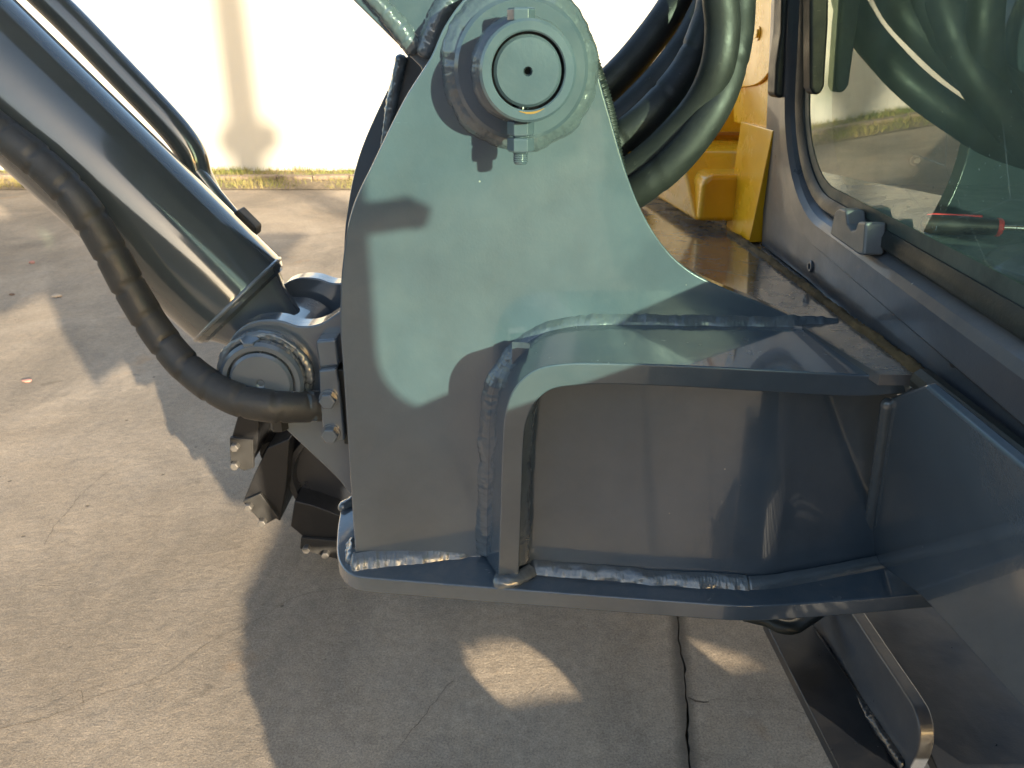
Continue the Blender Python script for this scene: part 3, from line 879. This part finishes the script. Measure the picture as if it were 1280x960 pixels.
bm = bmesh.new(); prism(bm, [on_z(x, y, H - 0.176) for x, y in [(1226, 322), (1234, 312), (1252, 305), (1280, 301), (1405, 310), (1405, 376), (1295, 350), (1246, 336)]], (0, 0, -0.03)); finish('floor_pad', bm, 'blackgrip', cab, bev=0.006, seg=3)
bm = bmesh.new(); hexbolt(bm, Vector((0.63, 1.272, H - 0.155)), (0, -1, 0), 0.010, 0.006, washer=0.008); finish('interior_bolt', bm, 'bolt', cab)
# door side: frame, tinted glass, lower panel
DY = -0.25
door = cab
def dbox(lo, hi, name, mat, bev=0.004):
    bm = bmesh.new(); box(bm, lo, hi); finish(name, bm, mat, cab, bev=bev)
def to_door(p): return p - SUN_DIR * ((p.y - DY) / SUN_DIR.y)
DX = to_door(pl(456, 380)).x
DZ = to_door(pl(525, 516)).z
arc = [Vector((DX + 0.075 * (1 - math.sin(R(90 * k / 8))), 0, DZ + 0.075 * (1 - math.cos(R(90 * k / 8))))) for k in range(9)]
bm = bmesh.new(); prism(bm, [Vector((p[0], DY - 0.012, p[1])) for p in [(0.445, H + 0.87), (0.445, H - 0.300), (1.248, H - 0.300), (1.248, DZ)]] + [Vector((p.x, DY - 0.012, p.z)) for p in arc] + [Vector((DX, DY - 0.012, H + 0.87))], (0, 0.03, 0))
finish('door_panel', bm, 'frame', cab, bev=0.003)
bm = bmesh.new(); prism2(bm, [(DX - 0.01, DY + 0.005, DZ - 0.01), (1.26, DY + 0.005, DZ - 0.01), (1.26, DY + 0.005, H + 0.86), (DX - 0.01, DY + 0.005, H + 0.86)]); finish('door_window', bm, 'glass', cab)
bm = bmesh.new(); box(bm, (1.30, -0.23, H - 0.29), (1.318, 1.27, H + 0.86)); finish('rear_panel', bm, 'interior', cab)
dbox((1.25, DY - 0.02, H - 0.298), (1.32, DY + 0.03, H + 0.87), 'door_pillar', 'frame')
# unseen bar added in the near cab corner to cast a hook-shaped shadow
HC = on_plane(474, 272, PO, PN) - SUN_DIR * 1.10
bm = bmesh.new(); tube(bm, [HC + Vector((-0.09, 0, -0.004)), HC + Vector((0.0, 0, 0.0)), HC + Vector((0.035, 0, 0.006))], 0.018, 14)
tube(bm, [HC + Vector((0.030, 0, -0.004)), HC + Vector((0.036, 0, 0.012))], 0.022, 14)
finish('hook_shadow_bar', bm, 'rubber', cab)
# unseen panel and arm added at the near front corner to shade the cylinder
bm = bmesh.new(); box(bm, (0.40, -0.80, H - 0.14), (0.46, -0.285, H + 0.55)); finish('shade_panel', bm, 'black', cab, bev=0.03, seg=3)
bm = bmesh.new(); tube(bm, [(0.44, -0.23, H + 0.30), (0.43, -0.29, H + 0.30), (0.43, -0.34, H + 0.28)], 0.014, 10); finish('shade_panel_arm', bm, 'black', cab)
# yellow corner post and cover on the far side of the windscreen
bm = bmesh.new(); prism(bm, [on_x(x, y, 0.412) for x, y in [(926, 152), (966, 163), (936, 303), (907, 287)]], (0.03, 0, 0))
finish('corner_panel', bm, 'yellow', cab, bev=0.002)
bm = bmesh.new(); prism(bm, [on_x(x, y, 0.420) for x, y in [(930, -320), (984, -320), (976, 60), (966, 166), (917, 153), (915, 90), (918, -20)]], (0.03, 0, 0))
finish('corner_post', bm, 'yellow', cab, bev=0.003)
bm = bmesh.new(); prism(bm, [on_x(x, y, 0.414) for x, y in [(936, -320), (980, -320), (974, 40)] + spx([(972, 62), (962, 88), (946, 105), (922, 110)], 5) + [(918, 80), (920, 30), (926, -20)]], (0.0055, 0, 0)); finish('corner_cover', bm, 'yellow', cab, bev=0.0015)
bm = bmesh.new(); hexbolt(bm, on_x(948, 42, 0.4135), (-1, 0, 0), 0.013, 0.003, washer=0.011); finish('cover_bolt', bm, 'yellow', cab)
# rubber blade stops beside the glass
bm = bmesh.new(); prism(bm, [on_y(x, y, 1.235) for x, y in [(984, -200), (1012, -200), (1009, 35), (1001, 80), (992, 105), (984, 119), (975, 124), (968, 119), (970, 80), (976, 40)]], (0, 0.04, 0))
finish('rubber_stop', bm, 'rubber', cab, bev=0.006, seg=3)
bm = bmesh.new(); prism(bm, [on_y(x, y, 1.10) for x, y in [(1012, -200), (1040, -200), (1036, 30), (1031, 108), (1026, 118), (1018, 119), (1013, 110), (1013, 40)]], (0, 0.03, 0))
finish('rubber_stop', bm, 'rubber', cab, bev=0.006, seg=3)
for kx in range(9):
    pass
# latch block on the sill
lp = [(1037, 293), (1043, 264), (1049, 260), (1057, 263), (1059, 280), (1064, 288), (1069, 287), (1072, 277), (1082, 278), (1079, 319), (1072, 318)]
bm = bmesh.new(); prism(bm, [on_x(x, y, 0.400) for x, y in lp], (0.024, 0, 0)); finish('window_latch', bm, 'latch', cab, bev=0.003, seg=3)
# fixings in the panel below the window
bm = bmesh.new(); c = on_x(1015, 333, 0.4285); lathe(bm, c, (-1, 0, 0), [(0, 0.0085), (0.003, 0.0085), (0.0042, 0.007), (0.0042, 0.0045), (0.001, 0.0042), (0.001, 0)], 24)
finish('socket_screw', bm, 'frame', cab)
bm = bmesh.new(); c = on_x(1193, 450, 0.4262); lathe(bm, c, (-1, 0, 0), [(0, 0.0075), (0.0012, 0.0075), (0.0012, 0.0055), (0.0005, 0.0055), (0.0005, 0)], 24)
finish('panel_hole', bm, 'bore', cab)
# rubber strip under the cab
bm = bmesh.new(); tube(bm, [Vector((0.414, y, H - 0.304)) for y in (-0.2, 0.2, 0.5, 0.735)], 0.0125, 10); finish('sill_strip', bm, 'rubber', cab)

# ---- yellow covers behind the hoses
hood = empty('side_cover', (0.35, 1.8, ZD), EX)
zc = ZD + 0.012
base = [on_z(x, y, zc) for x, y in [(805, 232), (872, 277), (910, 277)]]
bm = bmesh.new()
y_f = base[1].y
prism(bm, [(base[1].x, y_f, zc), (0.60, y_f, zc), (0.60, y_f, zc + 0.085), (base[1].x + 0.016, y_f, zc + 0.085), (base[1].x + 0.002, y_f, zc + 0.072)], (0, 0.10, 0))
finish('lower_cover', bm, 'yellow', hood, bev=0.012, seg=4)
bm = bmesh.new()
pa = [Vector((base[1].x - 0.004, y_f + 0.008, zc)), Vector((base[1].x - 0.02, y_f + 0.11, zc + 0.115)), Vector((base[1].x - 0.10, y_f + 0.42, zc + 0.118)), Vector((base[0].x - 0.03, base[0].y + 0.14, zc))]
prism(bm, pa, (0.55, 0.0, 0.0)); finish('sloped_cover', bm, 'yellow', hood, bev=0.006)
bm = bmesh.new(); prism(bm, [on_y(x, y, 1.78) for x, y in [(790, 238), (770, 190), (820, 118), (868, 70), (905, 40), (985, 40), (985, 238)]], (0, 0.7, 0)); finish('upper_cover', bm, 'yellow', hood, bev=0.02, seg=3)
bm = bmesh.new(); box(bm, (0.30, 1.762, zc + 0.128), (0.75, 1.785, zc + 0.134)); finish('cover_seam', bm, simple('orange seam', (0.42, 0.15, 0.01), 0.6), hood)

# ---- hydraulic hoses behind the bracket
def hose(pts, r, name='hydraulic_hose', mat='hose', wrap=None, amp=0.0, seg=20, n=14, seed=0):
    path = resample([on_y(x, y, Y) for x, y, Y in [tuple(p) for p in spline(pts, n)]], 0.004)
    def rad(i, s, t):
        q = r * (1 + 0.012 * noise.noise(Vector((s * 20, math.cos(t), math.sin(t) + seed))))
        if wrap:
            f = (s / wrap + t / (2 * math.pi) * 0.25 + 0.15 * noise.noise(Vector((s * 9, seed, 0)))) % 1.0
            q *= 1 + amp * 0.5 * (f - 0.5) - (amp if f < 0.09 else 0)
        return q
    bm = bmesh.new(); tube(bm, path, rad, seg)
    return finish(name, bm, mat, EX, ang=65)
hose([(832, -470, 1.35), (872, -160, 1.30), (862, -40, 1.30), (845, 2, 1.29), (818, 42, 1.28), (782, 85, 1.27), (735, 130, 1.27), (690, 165, 1.27)], 0.0245, seed=1)
hose([(862, -470, 1.29), (902, -160, 1.24), (895, -30, 1.24), (876, 25, 1.24), (845, 75, 1.22), (800, 125, 1.21), (757, 162, 1.2), (700, 195, 1.2)], 0.0235, seed=2)
hose([(865, -470, 1.21), (905, -160, 1.16), (893, -10, 1.16), (880, 42, 1.15), (857, 90, 1.14), (815, 140, 1.12), (770, 178, 1.12), (720, 212, 1.12)], 0.0225, wrap=0.07, amp=0.05, seed=3)
hose([(850, -470, 1.10), (890, -160, 1.05), (899, -20, 1.04), (903, 35, 1.04), (897, 82, 1.04), (878, 126, 1.05), (848, 163, 1.06), (808, 200, 1.07), (770, 226, 1.08), (710, 256, 1.09)], 0.0212, seed=4)
hose([(885, -470, 1.15), (925, -160, 1.10), (923, -10, 1.09), (918, 55, 1.07), (903, 112, 1.05), (878, 158, 1.04), (842, 202, 1.04), (798, 238, 1.05), (755, 262, 1.07), (710, 285, 1.1)], 0.0215, wrap=0.16, amp=0.03, seed=5)
hose([(892, -470, 1.33), (932, -160, 1.28), (924, -10, 1.27), (918, 45, 1.24), (904, 92, 1.20), (880, 135, 1.17), (840, 178, 1.15), (790, 215, 1.15), (720, 250, 1.15)], 0.0225, seed=6)
path = resample([on_y(x, y, 1.03) for x, y in spx([(735, 60), (748, 100), (760, 140), (768, 185), (774, 215), (776, 240)], 8)], 0.0012)
bm = bmesh.new(); tube(bm, path, lambda i, s, t: 0.0088 * (1 + 0.10 * math.sin(s / 0.0042 * 6.283)), 14); finish('corrugated_sleeve', bm, 'rubber', EX, ang=80)

# ---- boom foot at the upper left
boom = empty('boom', on_y(560, 30, 1.0), EX)
bo = [(526, 84), (440, -1), (140, -301), (-360, -801), (-60, -1120), (470, -560), (660, -170), (715, 20), (716, 110), (690, 200), (640, 300), (560, 340), (488, 300), (484, 240), (515, 175), (540, 125)]
YB = 0.975
bm = bmesh.new(); prism(bm, [on_y(x, y, YB) for x, y in bo], (0, 0.24, 0)); finish('boom_box', bm, 'grey', boom, bev=0.003)
bead('weld_bead', [on_y(x, y, YB - 0.001) for x, y in spx([(380, -92), (450, -20), (480, 12), (505, 42), (522, 66)], 8)], 0.0105, boom, seed=61, rough=0.3)
bead('weld_bead', [on_y(x, y, YB - 0.003) for x, y in spx([(528, 72), (536, 52), (545, 30), (560, 5), (585, -20)], 6)], 0.0115, boom, seed=62, rough=0.2)
bm = bmesh.new(); box(bm, (-0.02, 0.93, H - 0.03), (0.05, 0.97, H + 0.05)); finish('boom_boss', bm, 'grey', boom)

# ---- boom cylinder with its lugs
YC = 1.07
EC = on_y(364, 436, YC)
CD = (on_y(-40, 60, YC) - on_y(310, 388, YC)).normalized()
cyl = empty('boom_cylinder', EC, EX)
bm = bmesh.new()
lathe(bm, EC, CD, [(0.088, 0), (0.086, 0.066), (0.087, 0.074), (0.091, 0.079), (0.097, 0.0815), (0.106, 0.0825), (1.9, 0.0825), (1.9, 0)], 80)
finish('cylinder_barrel', bm, 'gloss', cyl, ang=24)
a_, b_ = frame_for(CD)
bead('weld_bead', [EC + CD * 0.100 + (a_ * math.cos(t) + b_ * math.sin(t)) * 0.081 for t in [2 * math.pi * k / 160 for k in range(161)]], 0.0032, cyl, seed=71, rough=0.18, closed=True)
bm = bmesh.new()
lathe(bm, EC, CD, [(0.0, 0.040), (0.03, 0.050), (0.07, 0.060), (0.092, 0.072)], 40)
finish('cylinder_neck', bm, 'grey', cyl)
bm = bmesh.new(); lathe(bm, EC + Vector((0, -0.072, 0)), (0, 1, 0), [(0, 0), (0, 0.055), (0.004, 0.058), (0.140, 0.058), (0.144, 0.055), (0.144, 0)], 56); finish('cylinder_eye', bm, 'grey', cyl, ang=30)
path = [on_y(x, y, 1.17) for x, y in spx([(-520, -590), (-90, -150), (20, -40), (90, 28), (150, 90), (200, 142), (226, 172), (240, 195), (247, 220), (262, 250)], 8)]
bm = bmesh.new(); tube(bm, path, 0.0215, 24); finish('oil_pipe', bm, 'gloss', cyl, ang=60)
bm = bmesh.new(); tube(bm, [on_y(x, y, 1.16) for x, y in [(246, 215), (270, 246), (300, 282), (322, 310)]], 0.012, 12); finish('pipe_tail', bm, 'grey', cyl)
bm = bmesh.new(); c = on_y(298, 281, 1.12); prism(bm, [on_y(x, y, 1.11) for x, y in [(287, 271), (297, 262), (320, 285), (319, 296), (308, 296)]], (0, 0.03, 0)); finish('pipe_clamp', bm, 'dusty', cyl, bev=0.003)
# lugs
def lug(y, th, name='cylinder_lug'):
    s = spx([(278, 468), (283, 436), (298, 412), (322, 400), (350, 400), (375, 407), (400, 404), (425, 388), (450, 368)], 6)
    low = [(450, 620), (438, 617), (425, 600), (405, 580), (380, 557), (345, 524), (315, 510), (292, 497)]
    pts = [on_y(x, yy, 0.955) for x, yy in s + low]
    bm = bmesh.new(); prism(bm, [Vector((p.x, y, p.z)) for p in pts], (0, th, 0))
    return finish(name, bm, 'grey', bracket, bev=0.0025)
lug(0.952, 0.034)
lug(1.155, 0.034)
LB = on_y(336, 466, 0.952)
bm = bmesh.new(); lathe(bm, LB, (0, -1, 0), [(0, 0), (0, 0.0595), (0.010, 0.0595), (0.014, 0.056), (0.014, 0)], 64); finish('lug_boss', bm, 'grey', bracket, ang=30)
bead('weld_bead', [LB + Vector((math.cos(t) * 0.0565, -0.013, math.sin(t) * 0.0565)) for t in [R(-10 + 200 * k / 100) for k in range(101)]], 0.006, bracket, seed=73, rough=0.4)
cpin = empty('cylinder_pin', LB, EX)
bm = bmesh.new(); lathe(bm, LB, (0, -1, 0), [(0.005, 0), (0.005, 0.053), (0.030, 0.053), (0.034, 0.049), (0.034, 0.0435), (0.026, 0.042), (0.026, 0)], 64); finish('pin_collar', bm, 'grey', cpin, ang=30)
bm = bmesh.new(); lathe(bm, LB, (0, -1, 0), [(-0.25, 0), (-0.25, 0.040), (0.0335, 0.040), (0.037, 0.0365), (0.037, 0.006), (0.0355, 0.004), (0.0365, 0)], 64); finish('pin_shaft', bm, 'grey', cpin, ang=28)
bm = bmesh.new(); lathe(bm, LB + Vector((-0.010, -0.021, 0.044)), (0.0, -0.25, 1), [(0, 0.0125), (0.011, 0.0125), (0.012, 0.011), (0.012, 0)], 6); finish('bolt_head', bm, 'grey', cpin, ang=25, bev=0.0008)
bm = bmesh.new(); lathe(bm, LB + Vector((0.011, -0.018, -0.048)), (0, 0, -1), [(0, 0.012), (0.024, 0.012), (0.025, 0.010), (0.025, 0)], 6); finish('nut', bm, 'dusty', cpin, ang=25, bev=0.0008)
# clamp holding the hose at the lug
clamp = empty('hose_clamp', on_y(415, 500, 0.93), EX)
bm = bmesh.new(); prism(bm, [on_y(x, y, 0.915) for x, y in [(398, 463), (420, 461), (424, 480), (431, 551), (405, 555), (400, 510)]], (0, 0.014, 0)); finish('clamp_plate', bm, 'grey', clamp, bev=0.003, seg=3)
bm = bmesh.new(); prism(bm, [on_y(x, y, 0.925) for x, y in [(394, 426), (420, 424), (424, 458), (399, 461)]], (0, 0.03, 0)); finish('clamp_block', bm, 'grey', clamp, bev=0.004, seg=3)
bm = bmesh.new(); prism(bm, [on_y(x, y, 0.93) for x, y in [(420, 462), (430, 462), (437, 556), (430, 556)]], (0, 0.03, 0)); finish('clamp_spacer', bm, 'rubber', clamp, bev=0.002)
for x, y in ((411, 498), (414, 541)):
    bm = bmesh.new(); hexbolt(bm, on_y(x, y, 0.915), (0, -1, 0), 0.019, 0.010, washer=0.0125); finish('clamp_bolt', bm, 'grey', clamp, ang=25, bev=0.0006)
hose([(-260, 20, 0.96), (-90, 100, 0.96), (0, 165, 0.955), (55, 208, 0.95), (100, 255, 0.945), (135, 310, 0.945), (165, 365, 0.945), (200, 420, 0.94), (240, 465, 0.925), (290, 497, 0.905), (340, 508, 0.905), (385, 508, 0.925), (412, 507, 0.945)], 0.0205, 'wrapped_hose', 'wrap', wrap=0.042, amp=0.09, seg=24, seed=9)
bm = bmesh.new(); tube(bm, [on_y(x, y, Y) for x, y, Y in [(362, 508.5, 0.914), (380, 508, 0.924), (410, 507, 0.944)]], 0.0210, 24); finish('hose_ferrule', bm, 'grey', EX)

# ---- tracks (far one in view past the cylinder foot; the near one is below and beside the viewer)
def shoe_proto():
    """one track shoe: plate with three grouser bars, end bracket and two bolts; long axis +Y, tread towards +Z"""
    pass
def track_pad(poly_px, body_px, bolts_px, Y):
    pad = empty('track_shoe', on_y(*body_px[0], Y), EX)
    bm = bmesh.new(); prism(bm, [on_y(x, y, Y + 0.012) for x, y in body_px], (0, 0.46, 0)); finish('shoe_plate', bm, 'black', pad, bev=0.004)
    bm = bmesh.new(); prism(bm, [on_y(x, y, Y - 0.002) for x, y in poly_px], (0, 0.013, 0)); finish('end_bracket', bm, 'dusty', pad, bev=0.002)
    for x, y in bolts_px:
        bm = bmesh.new(); hexbolt(bm, on_y(x, y, Y - 0.002), (0, -1, 0), 0.022, 0.020); finish('shoe_bolt', bm, 'bolt', pad, ang=25, bev=0.001)
YT = 2.02
track_pad([(287, 547), (316, 550), (317, 585), (305, 589), (288, 580)], [(289, 548), (298, 516), (325, 506), (322, 560), (312, 584), (292, 578)], [(295, 557), (295, 580)], YT)
track_pad([(303, 627), (325, 617), (348, 647), (331, 656), (322, 648), (313, 638)], [(304, 626), (318, 592), (334, 560), (362, 548), (358, 610), (350, 652), (330, 640)], [(312, 632), (329, 651)], YT)
track_pad([(376, 672), (418, 676), (440, 690), (425, 700), (386, 690), (375, 686)], [(363, 658), (368, 626), (392, 632), (440, 650), (440, 690), (418, 680), (380, 672)], [(384, 684), (408, 691), (432, 697)], YT)
track_pad([(450, 690), (500, 680), (505, 695), (455, 705)], [(446, 650), (500, 640), (500, 690), (450, 694)], [(462, 698), (490, 694)], YT)
track_pad([(292, 470), (315, 455), (322, 480), (300, 495)], [(298, 470), (330, 440), (350, 470), (318, 498)], [(303, 478), (312, 486)], YT)
IC = on_y(431, 592, YT + 0.10)
idler = empty('track_idler', IC, EX)
bm = bmesh.new(); lathe(bm, IC, (0, -1, 0), [(-0.2, 0), (-0.2, 0.172), (0.02, 0.172), (0.035, 0.166), (0.035, 0.150), (0.008, 0.145), (0.008, 0)], 64); finish('idler_disc', bm, 'dark', idler, ang=30)
bm = bmesh.new(); prism(bm, [on_y(x, y, YT + 0.13) for x, y in [(322, 540), (370, 520), (400, 560), (372, 610), (345, 590)]], (0, 0.3, 0)); finish('idler_yoke', bm, 'black', idler, bev=0.01)
bm = bmesh.new(); hexbolt(bm, on_y(342, 566, YT + 0.10), (0, -1, 0), 0.05, 0.03, washer=0.04); finish('yoke_bolt', bm, 'black', idler)
bm = bmesh.new(); box(bm, (-0.3, YT + 0.16, 0.25), (2.6, YT + 0.40, 0.55)); finish('track_frame', bm, 'dark', EX, bev=0.02)

bm = bmesh.new(); box(bm, (0.36, 0.36, 0.52), (0.60, 0.42, 0.88)); finish('pad_shade_box', bm, 'dark', EX, bev=0.01)  # out-of-view box added only to shade the far track pads
# near track: frame, rollers, idler and shoes
nt_y0, nt_y1 = -0.08, 0.42
bm = bmesh.new(); box(bm, (0.85, 0.19, 0.12), (3.0, 0.30, 0.24)); finish('track_frame', bm, 'dark', EX, bev=0.02)
bm = bmesh.new(); lathe(bm, (0.60, 0.27, 0.27), (0, -1, 0), [(0, 0), (0, 0.19), (0.2, 0.19), (0.2, 0)], 40); finish('track_idler', bm, 'dark', EX)
rl = None
for i, xx in enumerate((1.12, 1.53, 1.95, 2.35, 2.75)):
    if rl is None:
        bm = bmesh.new(); lathe(bm, (xx, 0.28, 0.15), (0, -1, 0), [(0, 0), (0, 0.085), (0.21, 0.085), (0.21, 0)], 28); rl = finish('track_roller', bm, 'dark', EX); r0 = xx
    else: dup(rl, wloc(rl) + Vector((xx - r0, 0, 0)), EX)
def to_mask(px, py):
    p = on_z(px, py, 0)
    return p - SUN_DIR * ((p.y - 0.17) / SUN_DIR.y)
holes = [[to_mask(x, y) for x, y in [(582, 809), (594, 814), (604, 806), (628, 803), (652, 804), (676, 818), (700, 838), (716, 858), (720, 870), (676, 874), (632, 881), (606, 868), (588, 857)]],
         [to_mask(x, y) for x, y in [(861, 800), (905, 814), (958, 830), (930, 834), (908, 839), (884, 822)]]]
bm = bmesh.new()
for lp_ in [[Vector((0.56, 0.17, 0.12)), Vector((2.95, 0.17, 0.12)), Vector((2.95, 0.17, 0.475)), Vector((0.56, 0.17, 0.475))]] + holes:
    vs = [bm.verts.new(p) for p in lp_]
    for i in range(len(vs)): bm.edges.new((vs[i], vs[(i + 1) % len(vs)]))
bmesh.ops.triangle_fill(bm, use_beauty=True, edges=bm.edges[:])
ge_ = bmesh.ops.extrude_face_region(bm, geom=bm.faces[:])
for v in ge_['geom']:
    if isinstance(v, bmesh.types.BMVert): v.co.y += 0.006
finish('sun_mask', bm, 'dark', EX, ang=20)  # unseen plate added; its openings shape the two sun patches on the ground
print('HOLES', [tuple(round(c, 2) for c in h) for hh in holes for h in hh])
proto = None
loop = []
xs0, xs1, zt, zb, rr = 0.60, 2.9, 0.27, 0.27, 0.22
per = 2 * (xs1 - xs0) + 2 * math.pi * rr
ns = 46
for i in range(ns):
    s = per * i / ns
    if s < xs1 - xs0: p, a = Vector((xs0 + s, 0.17, zt + rr)), 0
    elif s < xs1 - xs0 + math.pi * rr:
        t = (s - (xs1 - xs0)) / rr; p, a = Vector((xs1 + rr * math.sin(t), 0.17, zt + rr * math.cos(t))), t
    elif s < 2 * (xs1 - xs0) + math.pi * rr: p, a = Vector((xs1 - (s - (xs1 - xs0) - math.pi * rr), 0.17, zt - rr)), math.pi
    else:
        t = (s - 2 * (xs1 - xs0) - math.pi * rr) / rr; p, a = Vector((xs0 - rr * math.sin(t), 0.17, zt - rr * math.cos(t))), math.pi + t
    if proto is None:
        bm = bmesh.new(); box(bm, p + Vector((-0.072, -0.25, -0.012)), p + Vector((0.072, 0.25, 0.012)))
        for gx in (-0.05, 0.0, 0.05): box(bm, p + Vector((gx - 0.006, -0.249, 0.0125)), p + Vector((gx + 0.006, 0.249, 0.020)))
        proto = finish('track_shoe', bm, 'black', EX, origin=p)
    else: dup(proto, p, EX, (0, a, 0))

# the rest of the far track, behind the bracket
for i in range(17):
    dup(proto, (-0.36 + 0.158 * i, YT + 0.27, 0.055), EX, (0, math.pi, 0))
    dup(proto, (-0.30 + 0.158 * i, YT + 0.27, 0.56), EX)
# ---- lower frame at the bottom right
lf = empty('lower_frame', (0.6, 1.0, 0.45), EX)
Z1 = H - 0.95
bm = bmesh.new(); prism(bm, [on_z(x, y, Z1) for x, y in [(955, 775), (1052, 965), (1140, 1130), (1330, 1130), (1140, 965), (1004, 765)]], (0, 0, -0.02)); finish('frame_plate', bm, 'dark', lf, bev=0.002)
def ribp(px, py): return on_x(px, py, 0.555)
rb = [(1000, 762), (1062, 762)] + spx([(1100, 820), (1132, 868), (1144, 890), (1149, 915), (1146, 940), (1136, 962)], 5) + [(1120, 985), (1100, 950)]
bm = bmesh.new(); prism(bm, [on_x(x, y, 0.56) for x, y in rb], (0.022, 0, 0)); finish('frame_rib', bm, 'frame', lf, bev=0.003)
bead('weld_bead', [on_x(x, y, 0.556) for x, y in [(1003, 768), (1040, 824), (1080, 885), (1110, 930), (1128, 957)]], 0.007, lf, mat='dark', seed=81, rough=0.3)
bm = bmesh.new(); prism(bm, [on_z(x, y, H - 0.93) for x, y in [(1066, 755), (1130, 870), (1180, 980), (1500, 980), (1500, 755)]], (0, 0, -0.02)); finish('frame_plate', bm, 'dark', lf, bev=0.002)
bm = bmesh.new(); tube(bm, [on_z(x, y, H - 0.9) for x, y in spx([(930, 768), (958, 775), (975, 783), (992, 784), (1006, 776), (1030, 760)], 5)], 0.012, 12); finish('drain_hose', bm, 'rubber', lf)

# ================================================================== loose things in the cab
ZS = H - 0.190
hx = on_z(1150, 281, ZS + 0.010); hx2 = on_z(1252, 286, ZS + 0.010)
ax = (hx2 - hx); LN = ax.length; ax.normalize()
sd = tag(empty('screwdriver', (hx + hx2) / 2), 'screwdriver with a black and red grip lying behind the windscreen glass', 'screwdriver')
o = (hx.x, hx.y, ZS + 0.0115)
bm = bmesh.new(); lathe(bm, o, ax, [(0, 0), (0.0005, 0.006), (0.004, 0.0095), (0.012, 0.0108), (0.028, 0.0108), (LN * 0.55, 0.0104), (LN * 0.8, 0.0098), (LN * 0.93, 0.0092), (LN * 0.93, 0)], 20); finish('grip', bm, 'blackgrip', sd)
bm = bmesh.new(); lathe(bm, o, ax, [(LN * 0.93, 0), (LN * 0.93, 0.0102), (LN * 0.97, 0.0104), (LN, 0.0085), (LN, 0)], 20); finish('collar', bm, 'red', sd)
bm = bmesh.new(); sidev = Vector((0, 0, 1)) * 0.0100 + ax.cross(Vector((0, 0, 1))) * -0.004
tube(bm, [Vector(o) + ax * t + sidev * (1.0 if t > 0.008 else 0.85) for t in (0.006, 0.014, 0.04, LN * 0.75)], 0.0018, 8); finish('stripe', bm, 'red', sd)
bm = bmesh.new(); lathe(bm, o, ax, [(LN, 0.003), (LN + 0.11, 0.003), (LN + 0.112, 0.002), (LN + 0.112, 0)], 12); finish('blade', bm, 'chrome', sd)
